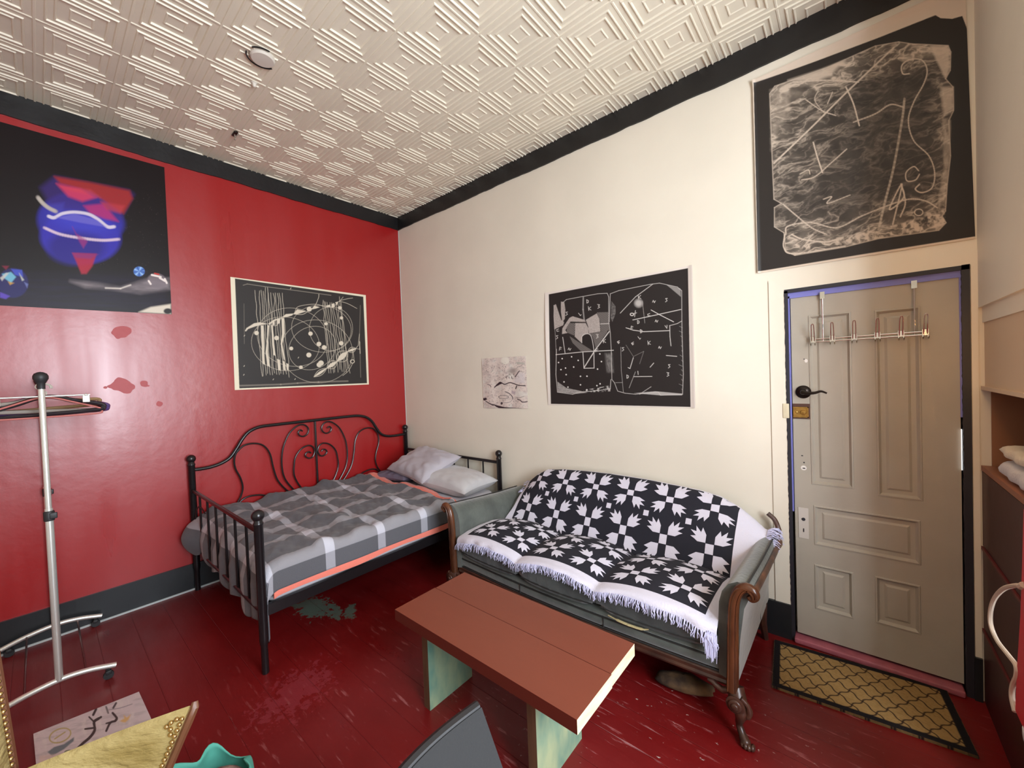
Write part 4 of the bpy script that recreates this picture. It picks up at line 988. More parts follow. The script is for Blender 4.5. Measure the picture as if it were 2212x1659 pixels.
UA[:, 0] += .018; uvl.data.foreach_set('uv', UA[li_].ravel())
md = du.modifiers.new('thickness', 'SOLIDIFY'); md.thickness = .010; md.offset = -1
tag(du, 'grey plaid duvet with a salmon lining spread over the daybed', 'duvet')
# salmon hem along the front and the turned-back edge at the pillows
mb = MB(); R_ = []
for b_ in np.linspace(.01, (HEADY - FOOTY) - .02, 70):
    p = duvet_pt(A_[-1], b_); wv = .004 * math.sin(b_ * 31)
    w_ = .036 + .007 * math.sin(b_ * 9)
    R_.append([p + (.006, 0, .012 + wv), p + (.010, 0, -.006), p + (.009, 0, -w_), p + (-.004, 0, -w_ - .002), p + (-.008, 0, -.004), p + (-.004, 0, .008)])
mb.loft(R_); hem = mb.build('front_hem', M_SALMON, du)
mb = MB(); R_ = []
for a in np.linspace(0.0, A_[-1] - .005, 90):
    p = duvet_pt(a, 0.0); w_ = .060 + .010 * math.sin(a * 8) - .045 * max(0, (a - .95) / .55)
    t = .010 + .004 * math.sin(a * 23)
    nrm = np.array([0, 0, 1.]) if a < 1.33 else np.array([1., 0, 0.2]); nrm /= np.linalg.norm(nrm)
    base = p + nrm * .004
    R_.append([base + np.array([0, -.012, 0]) + nrm * .004, base + nrm * (t + .006), base + np.array([0, w_ * .6, 0]) + nrm * (t), base + np.array([0, w_, 0]) + nrm * .0, base + np.array([0, w_ * .6, 0]) - nrm * .008, base - nrm * .012])
mb.loft(R_); mb.build('turned_back_edge', M_SALMON, du)

# pillows
M_PILLOW = mat('lilac_grey_pillowcase', L4(178, 172, 180), 0.85, bump=0.2, bscale=22, sheen=0.2)
M_PILLOW2 = mat('white_grey_pillowcase', L4(190, 187, 188), 0.85, bump=0.2, bscale=22, sheen=0.2)
M_MAUVE = mat('dark_mauve_pillowcase', L4(112, 104, 122), 0.9, bump=0.2, bscale=22)
def pillow(name, c, sx, sy, h_, rot, m, label, seed=1, wr=.012, group='pillows on the daybed'):
    m_ = MB(); n = 34; us = np.linspace(-1, 1, n)
    def f(side):
        def g(u, v):
            e = (1 - abs(u) ** 3.2) * (1 - abs(v) ** 3.2); e = max(0, e) ** .52
            pin = 1 - .10 * (1 - abs(u) ** 2) * abs(v) ** 4 ; piu = 1 - .10 * (1 - abs(v) ** 2) * abs(u) ** 4
            rad = math.hypot(u, v); ang = math.atan2(v, u)
            w_ = wr * (fbm(u * 3 + seed * 3, v * 3 + seed) - .45) * 2 * e
            w_ += wr * .9 * math.sin(ang * 14 + seed + 3 * float(vnoise(u * 3 + seed, v * 3))) * min(1, max(0, rad - .45)) * e
            return (u * sx / 2 * piu, v * sy / 2 * pin, side * (h_ / 2 * e + w_ * (1 if side > 0 else .3)) )
        return g
    m_.grid(f(1), us, us); m_.grid(f(-1), us, us, flip=True)
    o = m_.build(name, m, fix=False, angle=180); o.location = c; o.rotation_euler = rot
    return tag(o, label, 'pillow', group)
R_d = math.radians
pillow('pillow', (1.135, -.300, .630), .70, .44, .190, (R_d(2), R_d(3), R_d(2)), M_PILLOW2, 'white-grey pillow lying flat at the sofa side of the daybed', 3)
pillow('pillow', (.40, -.335, .600), .52, .42, .10, (R_d(0), R_d(-2), R_d(4)), M_MAUVE, 'dark mauve pillow lowest in the pile, nearest the red wall', 5)
pillow('pillow', (.715, -.325, .742), .72, .46, .17, (R_d(22), R_d(2), R_d(-8)), M_PILLOW, 'lilac-grey pillow on top of the pile, tilted against the end rail', 8, .02)

# ------------------------------------------------------------------ sofa
M_VELVET = mat('worn_grey_green_velvet', L4(66, 71, 66), 0.6, bump=0.25, bscale=45, col2=L4(90, 95, 88), vscale=7, sheen=0.5)
M_VELD = mat('dark_grey_cushion_cloth', L4(44, 48, 47), 0.5, bump=0.3, bscale=40, col2=L4(66, 71, 68), vscale=9, sheen=0.4)
M_PIPE = mat('dark_piping', L4(40, 40, 38), 0.6)
M_WOOD = mat('carved_walnut', L4(52, 30, 20), 0.26, bump=0.15, bscale=30, col2=L4(100, 58, 34), vscale=12, stretch=(1, 1, .3))
M_WOODD = mat('dark_walnut', L4(52, 32, 26), 0.32, bump=0.12, bscale=30, col2=L4(78, 48, 36), vscale=12)
SC = 2.655
sofa = thing('sofa', 'worn grey-green camelback sofa with carved wooden arm fronts against the cream wall', 'sofa', (SC, -.48, 0))
SO = np.array([SC, -.48, 0])
def so(P): return np.asarray(P, float) - SO
CREST = [(1.74, .56), (1.80, .60), (1.88, .68), (1.95, .735), (2.05, .79), (2.2, .81), (2.4, .822), (2.6, .828), (2.9, .822), (3.2, .803), (3.32, .782), (3.42, .735), (3.50, .675), (3.56, .62)]
def crest(x): return interp(x, CREST)
SF, SB = -.86, -.045
# backrest
m_ = MB(); R_ = []
for x in np.linspace(1.76, 3.55, 60):
    zc = crest(x); e = 0.0
    R_.append([so(p) for p in [(x, -.395, .40), (x, -.385, .455), (x, -.30, .455 + (zc - .455) * .33), (x, -.225, .455 + (zc - .455) * .62), (x, -.165, zc - .045), (x, -.135, zc - .012), (x, -.10, zc), (x, -.065, zc - .008), (x, SB, zc - .04), (x, SB, .22), (x, -.30, .22)]])
m_.loft(R_); m_.build('backrest', M_VELVET, sofa, angle=60)
# seat frame: upholstered front with a rolled top and piping
m_ = MB(); R_ = []
def bow(x): return .035 * math.cos((x - SC) / .86 * math.pi / 2)
for x in np.linspace(1.815, 3.495, 50):
    y = SF - bow(x); 
    R_.append([so(p) for p in [(x, y + .03, .235), (x, y + .004, .25), (x, y - .006, .265), (x, y - .002, .295), (x, y + .006, .302), (x, y - .006, .312), (x, y, .326), (x, y + .03, .336), (x, -.10, .336), (x, -.10, .235)]])
m_.loft(R_); m_.build('seat_base', M_VELVET, sofa, angle=60)
m_ = MB()
for zz in (.301, .246):
    m_.tube([so((x, SF - bow(x) - .003, zz)) for x in np.linspace(1.82, 3.49, 40)], .0045, 6)
for x in (2.38, 2.935): m_.tube([so((x, SF - bow(x) - .004, z)) for z in (.25, .275, .30)], .0035, 6)
m_.build('piping', M_PIPE, sofa)
# cushions
CG = [1.825, 2.385, 2.905, 3.478]
def seatz(x, y):
    k = 0
    for i in range(3):
        if CG[i] <= x <= CG[i + 1]: k = i
    u = (x - CG[k]) / (CG[k + 1] - CG[k]); u = min(max(u, 0), 1)
    base = float(np.interp(-y, [.38, .45, .55, .68, .80, .90], [.432, .458, .480, .486, .482, .466]))
    return base - .022 + .044 * math.sin(math.pi * u) ** .7
for k in range(3):
    m_ = MB(); a, b_ = CG[k] + .003, CG[k + 1] - .003; R_ = []
    for i, x in enumerate(np.linspace(a, b_, 22)):
        u = (x - a) / (b_ - a); s_ = max(0, 1 - abs(2 * u - 1) ** 6) ** .5; s_ = .25 + .75 * s_ if 0 < i < 21 else .25
        yf = SF - bow(x) - .022 - .012 * math.sin(math.pi * u); zt = seatz(x, -.65) - .006; zm = .400; q = s_
        wr = .004 * math.sin(x * 90) * (1 if k < 3 else 0)
        R_.append([so(p) for p in [(x, yf + .05 * (1 - q) + .03, zm - .062 * q), (x, yf + .03 * (1 - q), zm - .054 * q), (x, yf + wr, zm - .025), (x, yf - .006 + wr, zm + .012), (x, yf + .004, zm + (seatz(x, -.9) - .02 - zm) * q), (x, yf + .04, zm + (seatz(x, -.87) - .010 - zm) * q),
                                    (x, -.78, zm + (seatz(x, -.78) - .008 - zm) * q), (x, -.62, zm + (seatz(x, -.62) - .008 - zm) * q), (x, -.42, zm + (seatz(x, -.42) - .008 - zm) * q), (x, -.40, zm), (x, -.42, zm - .058 * q), (x, -.70, zm - .06 * q)]])
    m_.loft(R_); cu = m_.build('seat_cushion', M_VELD, sofa, angle=70)
    m_ = MB()
    for dz, dy in ((-.038, .004), (.045, .002)):
        m_.tube([so((x, SF - bow(x) - .026 - .012 * math.sin(math.pi * (x - a) / (b_ - a)) + dy, .400 + dz)) for x in np.linspace(a + .02, b_ - .02, 16)], .004, 6)
    m_.build('cushion_piping', M_PIPE, cu)
m_ = MB(); m_.tube(cat_rom([so((2.975, -.915, .336)), so((3.03, -.925, .336)), so((3.09, -.925, .334)), so((3.15, -.915, .332)), so((3.18, -.905, .338))], 5), [.004] * 5 + [.008] * 11 + [.005] * 5, 8, flat=.6)
m_.build('torn_wadding', mat('yellowed_wadding', L4(176, 160, 116), .9, bump=.4, bscale=90), sofa)
# wooden bottom rail
m_ = MB(); R_ = []
for x in np.linspace(1.80, 3.515, 40):
    y = SF - bow(x) - .002
    R_.append([so(p) for p in [(x, y + .03, .200), (x, y - .008, .200), (x, y - .012, .210), (x, y - .006, .220), (x, y - .006, .234), (x, y, .240), (x, y + .03, .240)]])
m_.loft(R_); m_.build('front_rail', M_WOODD, sofa, angle=30)
# arms
def arm(s_):
    def X(x): return SC + s_ * (x - SC)
    m_ = MB(); R_ = []
    for y in np.linspace(SF - .012, -.06, 26):
        t = (y - SF) / (-.06 - SF)
        dz = -.020 * math.sin(math.pi * min(1, max(0, t))) - .055 * t ** 2
        w_ = .0
        sec = [(3.475, .24), (3.476, .45), (3.482, .56), (3.495, .610), (3.520, .648), (3.555, .668), (3.592, .662), (3.612, .640), (3.612, .615), (3.594, .600), (3.578, .560), (3.560, .42), (3.545, .22)]
        R_.append([so((X(a), y, b_ + (dz if b_ > .5 else dz * .3))) for a, b_ in sec])
    m_.loft(R_); ar = m_.build('arm', M_VELVET, sofa, angle=50)
    m_ = MB(); P_ = []
    for y in np.linspace(SF - .005, -.10, 20):
        t = (y - SF) / (-.06 - SF); dz = -.020 * math.sin(math.pi * min(1, max(0, t))) - .055 * t ** 2
        P_.append(so((X(3.592), y, .668 + dz)))
    m_.tube(P_, .004, 6); m_.build('arm_piping', M_PIPE, ar)
    m_ = MB(); P_ = []
    for y in np.linspace(SF - .02, -.05, 20):
        t = (y - SF) / (-.06 - SF); dz = -.020 * math.sin(math.pi * min(1, max(0, t))) - .055 * t ** 2
        P_.append(so((X(3.612), y, .630 + dz)))
    m_.tube(P_, [.013] * 17 + [.016, .018, .012], 10, flat=1.5); m_.build('arm_wood_trim', M_WOOD, sofa)
    # carved front: a moulded post curling outwards at the top
    path = [(3.530, .205), (3.533, .30), (3.536, .42), (3.540, .53), (3.548, .600), (3.566, .645), (3.592, .662), (3.614, .655), (3.622, .636), (3.610, .622), (3.600, .632)]
    P2 = cat_rom([(X(a), SF - .030, b_) for a, b_ in path], 6); n = len(P2)
    wd = [.024 - .004 * min(1, i / (n * .6)) - .008 * max(0, (i - n * .7) / (n * .3)) for i in range(n)]
    m_ = MB(); m_.tube([so(p) for p in P2], wd, 14, flat=1.0, up=(0, 1, 0))
    for off_ in (-.014, .014):
        m_.tube([so((p[0] + off_ * (1 - max(0, (i - n * .6) / (n * .4)) * 1.5), p[1] - .018, p[2] - abs(off_) * .5 * max(0, (i - n * .5) / (n * .5)))) for i, p in enumerate(P2[:int(n * .85)])], .004, 6)
    m_.build('arm_front_post', M_WOOD, sofa, angle=60)
    # front leg
    m_ = MB(); d = s_
    lp = cat_rom([(3.538, SF - .012, .215), (3.548, SF - .028, .175), (3.560, SF - .036, .135), (3.556, SF - .030, .095), (3.550, SF - .020, .065), (3.562, SF - .030, .035), (3.578, SF - .046, .016), (3.584, SF - .052, .008)], 5); n = len(lp)
    rr = np.interp(np.arange(n), [0, 5, 10, 15, 20, 25, 30, n - 1], [.032, .036, .028, .018, .0135, .016, .021, .014])
    m_.tube([so((X(p[0]), p[1], p[2])) for p in lp], rr, 12)
    for r0, yy in ((.036, -.066), (.026, -.073), (.014, -.080)):
        m_.lathe([(.0001, 0), (r0, 0), (r0, .006), (r0 * .8, .009), (.0001, .009)], so((X(3.545), SF + yy + .012, .165)), 16, rot=rotm('X', math.pi / 2))
    m_.tube([so((X(a), SF - .02, b_)) for a, b_ in ((3.52, .195), (3.49, .180), (3.462, .188), (3.45, .198), (3.43, .200))], [.014, .014, .012, .011, .006], 8)
    for a in (-.018, -.006, .006, .018): m_.ball(so((X(3.586 + a), SF - .060 + abs(a) * .5, .013)), .013, seg=8, sc_=(.8, 1.3, 1))
    m_.tube(cat_rom([so((X(3.565), SF - .05, .20)), so((X(3.588), SF - .045, .175)), so((X(3.592), SF - .04, .14)), so((X(3.575), SF - .04, .11))], 4), [.010] * 6 + [.013] * 5 + [.006] * 2, 8)
    m_.build('leg', M_WOODD, sofa, angle=60)
    m_ = MB(); m_.tube([so((X(3.528), -.13, .23)), so((X(3.528), -.13, .12)), so((X(3.536), -.09, .0))], [.026, .022, .016], 8); m_.build('leg', M_WOODD, sofa)
arm(1); arm(-1)
m_ = MB()
for s_ in (1,):
    m_.tube(cat_rom([so((3.595, -.06, .59)), so((3.605, -.055, .64)), so((3.588, -.05, .69)), so((3.555, -.048, .72))], 4), [.016] * 5 + [.013] * 8, 8)
m_.build('back_wood_finial', M_WOOD, sofa)

# ------------------------------------------------------------------ throw over the sofa
M_NAVY = mat('navy_black_weave', L4(26, 26, 38), 0.85, bump=0.15, bscale=300)
M_WHITE = mat('off_white_weave', L4(216, 212, 226), 0.85, bump=0.25, bscale=120, sheen=0.2)
M_FRINGE = mat('pale_fringe', L4(206, 204, 232), 0.85)
SX0, SX1 = 1.902, 3.425
def backlen(x): return math.hypot(-.175 + .39, crest(x) - .455 - .03)
def throw(x, s):
    """s: cloth distance up from the crease between seat and back (negative: over the seat)"""
    xx = min(max(x, 1.76), 3.55)
    if s >= 0:
        zc = crest(xx); LL = math.hypot(.225, zc - .035 - .455)
        tab = [(0, -.405, .436), (LL * .10, -.382, .466), (LL * .36, -.312, .463 + (zc - .455) * .36), (LL * .66, -.240, .465 + (zc - .455) * .64), (LL * .93, -.180, zc - .040), (LL * 1.02, -.145, zc - .004), (LL * 1.10, -.105, zc + .009), (LL * 1.20, -.062, zc + .002), (LL * 1.45, -.036, zc - .06), (LL * 2.2, -.036, zc - .18)]
        y = np.interp(s, [a[0] for a in tab], [a[1] for a in tab]); z = np.interp(s, [a[0] for a in tab], [a[2] for a in tab])
        y -= .006 + .008 * (float(fbm(x * 5, s * 5)) - .45)
        # drape past the curve of the back onto the right arm
        if x > 3.45:
            pass
        return np.array([x, y, z])
    d = -s; yc_ = -.402; yfront = SF - bow(xx) - .036
    run = abs(yfront + .02 - yc_)
    if d < run:
        y = yc_ - d; z = seatz(xx, y) + .012 + .006 * (float(fbm(x * 6, d * 6)) - .4)
        if d < .06: z += (.06 - d) * .05
    else:
        t = (d - run); rr_ = .030
        if t < rr_ * 1.4: a = t / rr_; y = yfront + .02 - rr_ * math.sin(a); z = seatz(xx, yfront) + .012 - rr_ * (1 - math.cos(a))
        else: a = 1.4; y = yfront + .02 - rr_ * math.sin(a) - (t - rr_ * 1.4) * .12; z = seatz(xx, yfront) + .012 - rr_ * (1 - math.cos(a)) - (t - rr_ * 1.4)
        y -= .006 * math.sin(x * 34 + 2 * math.sin(x * 9)) * min(1, t / .04) + .004
    if x > 3.44:     # crumpled right border against the arm
        q = min(1, (x - 3.44) / .05); z += .02 * q * (1 + math.sin(d * 30)) * .5 if d < run else 0
    return np.array([x, y, z])
def xr(s): return 3.478 if s < .05 else (3.478 + .085 * min(1, (s - .05) / .04))
def xl(s): return 1.835 if s < 0 else (1.835 + .035 * min(1, s / .1))
S_front = -.538; S_field0 = -.466
ss = np.concatenate([np.linspace(S_front, S_field0, 9)[:-1], np.linspace(S_field0, .62, 112)])
def xs_row(s):
    return np.concatenate([np.linspace(xl(s), SX0, 5)[:-1], np.linspace(SX0, SX1, 108), np.linspace(SX1, xr(s), 9)[1:]])
mb = MB(); rows = [xs_row(s) for s in ss]; nx_ = len(rows[0])
V = [throw(x, s) for s, r in zip(ss, rows) for x in r]; F0 = []; F1 = []
def topS(x): 
    zc = crest(min(max(x, 1.76), 3.55)); return math.hypot(.225, zc - .035 - .455)
for j in range(len(ss) - 1):
    for i in range(nx_ - 1):
        q = (j * nx_ + i, j * nx_ + i + 1, (j + 1) * nx_ + i + 1, (j + 1) * nx_ + i)
        xm = (rows[j][i] + rows[j][i + 1]) / 2; sm = (ss[j] + ss[j + 1]) / 2
        if sm > topS(xm) * 1.45: continue
        navy = SX0 < xm < SX1 and sm > S_field0 and sm < topS(xm) * 1.13
        (F1 if navy else F0).append(q)
mb.add(V, F0 + F1); mb.m = [0] * len(F0) + [1] * len(F1)
# woven motifs: a bear's-paw cross, four pointed leaves round a small square
def tri_sub(tri, n):
    a, b_, c = [np.array(t, float) for t in tri]; vs = []; fs = []; id_ = {}
    for i in range(n + 1):
        for j in range(n + 1 - i):
            id_[(i, j)] = len(vs); vs.append(a + (b_ - a) * i / n + (c - a) * j / n)
    for i in range(n):
        for j in range(n - i):
            fs.append((id_[(i, j)], id_[(i + 1, j)], id_[(i, j + 1)]))
            if i + j < n - 1: fs.append((id_[(i + 1, j)], id_[(i + 1, j + 1)], id_[(i, j + 1)]))
    return vs, fs
leaf = [(.0235, .0235), (.0235, .067), (.046, .108), (.053, .078), (.083, .111), (.078, .078), (.111, .083), (.078, .053), (.108, .046), (.067, .0235)]
def liftp(x, s):
    e = 2e-3
    p = throw(x, s); dx = throw(x + e, s) - throw(x - e, s); ds = throw(x, s + e) - throw(x, s - e)
    n = np.cross(dx, ds); l = np.linalg.norm(n)
    n = n / l if l > 1e-9 else np.array([0, 0, 1.])
    return p + n * .0030
def addpoly(poly, cx, cs, sx, sy):
    a = poly[0]
    for k in range(1, len(poly) - 1):
        tri = [a, poly[k], poly[k + 1]]
        size = max(np.hypot(tri[0][0] - tri[1][0], tri[0][1] - tri[1][1]), np.hypot(tri[2][0] - tri[1][0], tri[2][1] - tri[1][1]), np.hypot(tri[0][0] - tri[2][0], tri[0][1] - tri[2][1]))
        vs, fs = tri_sub(tri, max(1, int(size / .012)))
        ok = True; VV = []
        for v in vs:
            x = cx + v[0] * sx; s = cs + v[1] * sy
            x = min(max(x, SX0), SX1); s = min(s, topS(x) * 1.12)
            VV.append(liftp(x, s))
        if sx * sy < 0: fs = [f_[::-1] for f_ in fs]
        mb.add(VV, fs, 0)
PX = .2565
def sq(h_): return [(-h_, -h_), (h_, -h_), (h_, h_), (-h_, h_)]
rows_s = [.338, .108, -.133, -.352]
for ri, cs in enumerate(rows_s):
    for ci in range(6):
        cx = 2.028 + ci * PX; ky = .91 if cs > 0 else .84; kx = .99
        for sx in (1, -1):
            for sy in (1, -1): addpoly(leaf, cx, cs, sx * kx, sy * ky)
        addpoly(sq(.0215), cx, cs, 1, ky)
for cs in (.223, -.012, -.243):
    for ci in range(5): addpoly(sq(.0165), 2.028 + (ci + .5) * PX, cs, 1, 1)
th = thing('throw_blanket', 'navy and white throw of leafy cross motifs with a fringe draped over the sofa', 'throw', (2.65, -.5, 0))
ob = mb.build('woven_cloth', [M_WHITE, M_NAVY], fix=False, angle=180); ob.parent = th; ob.location = (-2.65, .5, 0)
# fringe, in its separate runs
rf = random.Random(9)
def fringe_part(m_):
    o_ = m_.build('fringe', M_FRINGE, fix=False, angle=180); o_.parent = th; o_.location = (-2.65, .5, 0)
mb = MB()
for k in range(330):
    x = 1.838 + (3.478 - 1.838) * (k + rf.random()) / 330
    p = throw(x, S_front); L_ = .030 + .016 * rf.random(); dx = (rf.random() - .5) * .03; dy = -.006 - .012 * rf.random()
    mb.tube([p + (0, -.001, .004), p + (dx * .3, dy, -L_ * .35), p + (dx * .9, dy * .8, -L_ * .7), p + (dx * .6, dy, -L_)], [.0022, .0020, .0018, .0010], 4, cap=False)
for k in range(80):      # clump at the right front corner
    t = rf.random(); p = throw(3.44 + .038 * t, S_front + .02 * rf.random()) + np.array([.004 * rf.random(), -.004, -.004])
    L_ = .055 + .05 * rf.random(); dx = -.014 + .02 * rf.random()
    mb.tube([p, p + (dx, -.010, -L_ * .5), p + (dx * .8, -.014, -L_)], [.0022, .002, .001], 4, cap=False)
fringe_part(mb); mb = MB()
for k in range(95):      # side fringe lying over the arm and the back at the right
    s = .20 + .19 * (k + rf.random()) / 95; p = throw(xr(s), s); L_ = .040 + .03 * rf.random()
    p = p + np.array([0, -.004, .004]); q = (rf.random() - .5) * .03
    mb.tube([p, p + (L_ * .4, -.004, .010 + q * .3), p + (L_ * .8, -.002, .002 + q), p + (L_, .002, -.012 + q)], [.0022, .0022, .002, .001], 4, cap=False)
fringe_part(mb); mb = MB()
for k in range(22):
    s = .22 + .12 * rf.random(); p = throw(xl(s), s) + np.array([0, -.006, 0]); L_ = .02 + .02 * rf.random()
    mb.tube([p, p + (-L_ * .6, -.01, .008 * rf.random()), p + (-L_, -.004, -.012)], [.002, .002, .001], 4, cap=False)
fringe_part(mb)

# ------------------------------------------------------------------ plank coffee table
M_TERRA = mat('terracotta_table_paint', L4(122, 60, 42), 0.42, bump=0.06, bscale=18, var=0.04, vscale=4, stretch=(.3, 1, 1))
M_ENDG = mat('bare_plank_end_grain', L4(224, 206, 160), 0.6, bump=0.2, bscale=60, col2=L4(236, 222, 184), vscale=10, stretch=(1, 1, 4))
M_EDGEP = mat('dark_red_brown_plank_edge', L4(92, 34, 24), 0.45, bump=0.06, bscale=20)
M_GREEN = mat('mottled_green_board', L4(92, 134, 120), 0.45, bump=0.15, bscale=8, col2=L4(162, 172, 134), vscale=9, stretch=(1, 1, .45))
M_PLY = mat('brown_plank_edge', L4(92, 66, 46), 0.6, bump=0.2, bscale=40, var=0.2, vscale=20, stretch=(1, 1, .1))
TZ = .460; TH = .050
tc = [onZ(*p, TZ)[:2] for p in ((843, 1320), (1003, 1240), (1379, 1387), (1250, 1544))]
TX0, TX1, TY0, TY1 = 2.232, 3.246, -1.664, -1.210
tb = thing('plank_coffee_table', 'terracotta painted two-plank coffee table on green board legs in front of the sofa', 'table', ((TX0 + TX1) / 2, (TY0 + TY1) / 2, 0))
tO = np.array([(TX0 + TX1) / 2, (TY0 + TY1) / 2, 0])
ym = -1.418
for (a, b_, sh0, sh1) in ((TY0, ym - .0012, 0, .0), (ym + .0012, TY1, .004, -.003)):
    m_ = MB(); lo = np.array([TX0 + sh0, a, TZ - TH]) - tO; hi = np.array([TX1 + sh1, b_, TZ]) - tO
    V = [(lo[0], lo[1], lo[2]), (hi[0], lo[1], lo[2]), (hi[0], hi[1], lo[2]), (lo[0], hi[1], lo[2]), (lo[0], lo[1], hi[2]), (hi[0], lo[1], hi[2]), (hi[0], hi[1], hi[2]), (lo[0], hi[1], hi[2])]
    m_.add(V, [(4, 5, 6, 7)], 0); m_.add(V, [(0, 3, 2, 1), (0, 1, 5, 4), (2, 3, 7, 6), (3, 0, 4, 7)], 2); m_.add(V, [(1, 2, 6, 5)], 1)
    m_.build('top_plank', [M_TERRA, M_ENDG, M_EDGEP], tb, smooth=False)
for (x0, y0_, y1_) in ((2.350, -1.600, -1.325), (2.985, -1.600, -1.288)):
    m_ = MB(); lo = np.array([x0, y0_, 0]) - tO; hi = np.array([x0 + .042, y1_, TZ - TH]) - tO
    V = [(lo[0], lo[1], lo[2]), (hi[0], lo[1], lo[2]), (hi[0], hi[1], lo[2]), (lo[0], hi[1], lo[2]), (lo[0], lo[1], hi[2]), (hi[0], lo[1], hi[2]), (hi[0], hi[1], hi[2]), (lo[0], hi[1], hi[2])]
    m_.add(V, [(1, 2, 6, 5), (0, 4, 7, 3)], 0); m_.add(V, [(4, 5, 6, 7), (0, 3, 2, 1), (0, 1, 5, 4), (2, 3, 7, 6)], 1)
    m_.build('leg', [M_GREEN, M_PLY], tb, smooth=False)

# bundle under the sofa
m_ = MB(); us = np.linspace(0, 2 * math.pi, 26); vs = np.linspace(0.05, math.pi - .05, 14)
def bund(u, v):
    n_ = 1 + .35 * (float(fbm(3 + 1.6 * math.cos(u) * math.sin(v) + 2, 1.6 * math.sin(u) * math.sin(v) + v)) - .45) * 2
    return (.13 * n_ * math.cos(u) * math.sin(v), .055 * n_ * math.sin(u) * math.sin(v), .038 - .036 * math.cos(v) * (n_ if v > 1.5 else 1))
m_.grid(bund, us, vs)
b = m_.build('cloth_bundle', mat('mottled_brown_cloth', L4(34, 20, 14), .9, bump=.4, bscale=30, col2=L4(110, 82, 52), vscale=9), angle=80); b.location = (3.285, -.755, .0); b.rotation_euler = (0, 0, .25)
tag(b, 'small mottled brown and tan bundle on the floor under the sofa front', 'bundle')

# ------------------------------------------------------------------ doormat
kq = 900.
MW, MD = .680, .400
cv = Canvas(0, 0, 680, 400, (164, 132, 84), .5)
cv.mix((slice(None), slice(None)), np.clip((fbm(cv.X / 8, cv.Y / 8) - .4) * 1.5, 0, .35), (140, 110, 66)); dkm = (50, 36, 32)
per_ = 84.
for i in range(-8, 20):
    for sgn in (1, -1):
        pts = []
        for t in np.linspace(-.02, 1.02, 150):
            y = 400 * t; w_ = 4.6 * math.sin(2 * math.pi * y / (per_ / 1.7) )
            pts.append((i * per_ + 10 + sgn * y * .85 + w_ * .76, y - sgn * w_ * .64))
        cv.line(pts, 5.2, dkm, soft=1.0)
cv.poly([(0, 0), (680, 0), (680, 30), (0, 30)], (34, 30, 32)); cv.poly([(0, 370), (680, 370), (680, 400), (0, 400)], (34, 30, 32)); cv.poly([(0, 0), (30, 0), (30, 400), (0, 400)], (34, 30, 32)); cv.poly([(650, 0), (680, 0), (680, 400), (650, 400)], (34, 30, 32))
M_MAT = vcol_mat('coir_mat', 0.95, 0.1, bump=0.5, bscale=220)
mt_ = sheet('doormat', [(-MW / 2, MD / 2, .012), (MW / 2, MD / 2, .012), (MW / 2, -MD / 2, .012), (-MW / 2, -MD / 2, .012)], 300, 180, cv, lambda P, U, V: (U * 680, V * 400), M_MAT, thick=.0115)
mt_.location = (3.936, -.252, 0); mt_.rotation_euler = (0, 0, math.radians(5.6))
tag(mt_, 'tan doormat with a dark trellis pattern and black border in front of the door', 'doormat')

# ------------------------------------------------------------------ chrome clothes rack
M_CHR2 = mat('chrome_tube', L4(236, 238, 232), 0.30, metal=0.72)
M_BLKP = mat('black_plastic', L4(38, 38, 40), 0.5)
rk = thing('clothes_rack', 'chrome rolling clothes rack with arched feet standing by the red wall', 'clothes rack', (.43, -2.725, 0))
kO = np.array([.43, -2.725, 0]); YR = -2.722
def kk(P): return np.asarray(P, float) - kO
for x in (.815, .06):
    m_ = MB(); m_.tube([kk((x, YR, .10)), kk((x, YR, .98))], .0155, 14); m_.tube([kk((x, YR, .95)), kk((x, YR, 1.605))], .0125, 14); m_.build('pole', M_CHR2, rk)
    m_ = MB(); m_.lathe([(.019, 0), (.020, .01), (.020, .045), (.016, .05)], kk((x, YR, .92)), 16); m_.box(kk((x + .01, YR + .0, .93)), kk((x + .022, YR + .028, .96)), bev=.004); m_.build('collar', M_BLKP, rk)
    m_ = MB(); m_.lathe([(.0145, 0), (.0150, .028), (.020, .036), (.0275, .052), (.0275, .066), (.022, .078), (.010, .085), (.0001, .087)], kk((x, YR, 1.588)), 18); m_.build('end_knob', M_BLKP, rk)
    m_ = MB(); P_ = cat_rom([kk((x, YR - .215, .055)), kk((x, YR - .12, .082)), kk((x, YR, .098)), kk((x, YR + .10, .088)), kk((x, YR + .205, .058))], 6); m_.tube(P_, .0135, 12)
    m_.build('foot_bar', M_CHR2, rk)
    for yy in (YR - .185, YR + .175):
        m_ = MB(); m_.tube([kk((x, yy, .066)), kk((x, yy, .042))], .009, 8)
        m_.lathe([(.0001, -.009), (.021, -.009), (.022, 0), (.021, .009), (.0001, .009)], kk((x + .006, yy, .022)), 16, rot=rotm('Y', math.pi / 2)); m_.box(kk((x - .014, yy - .012, .026)), kk((x + .018, yy + .012, .046)), bev=.004)
        m_.build('caster', M_BLKP, rk)
m_ = MB(); m_.tube([kk((.06, YR, 1.598)), kk((.80, YR, 1.598))], .0115, 12); m_.build('hanging_rail', M_CHR2, rk)
for yy in (YR - .115, YR + .095):
    m_ = MB(); m_.tube([kk((.06, yy, .082)), kk((.815, yy, .082))], .0045, 8); m_.build('cross_rod', mat('thin_dark_rod', L4(96, 60, 58), .25, metal=.7) if yy < YR else bpy.data.materials['thin_dark_rod'], rk)
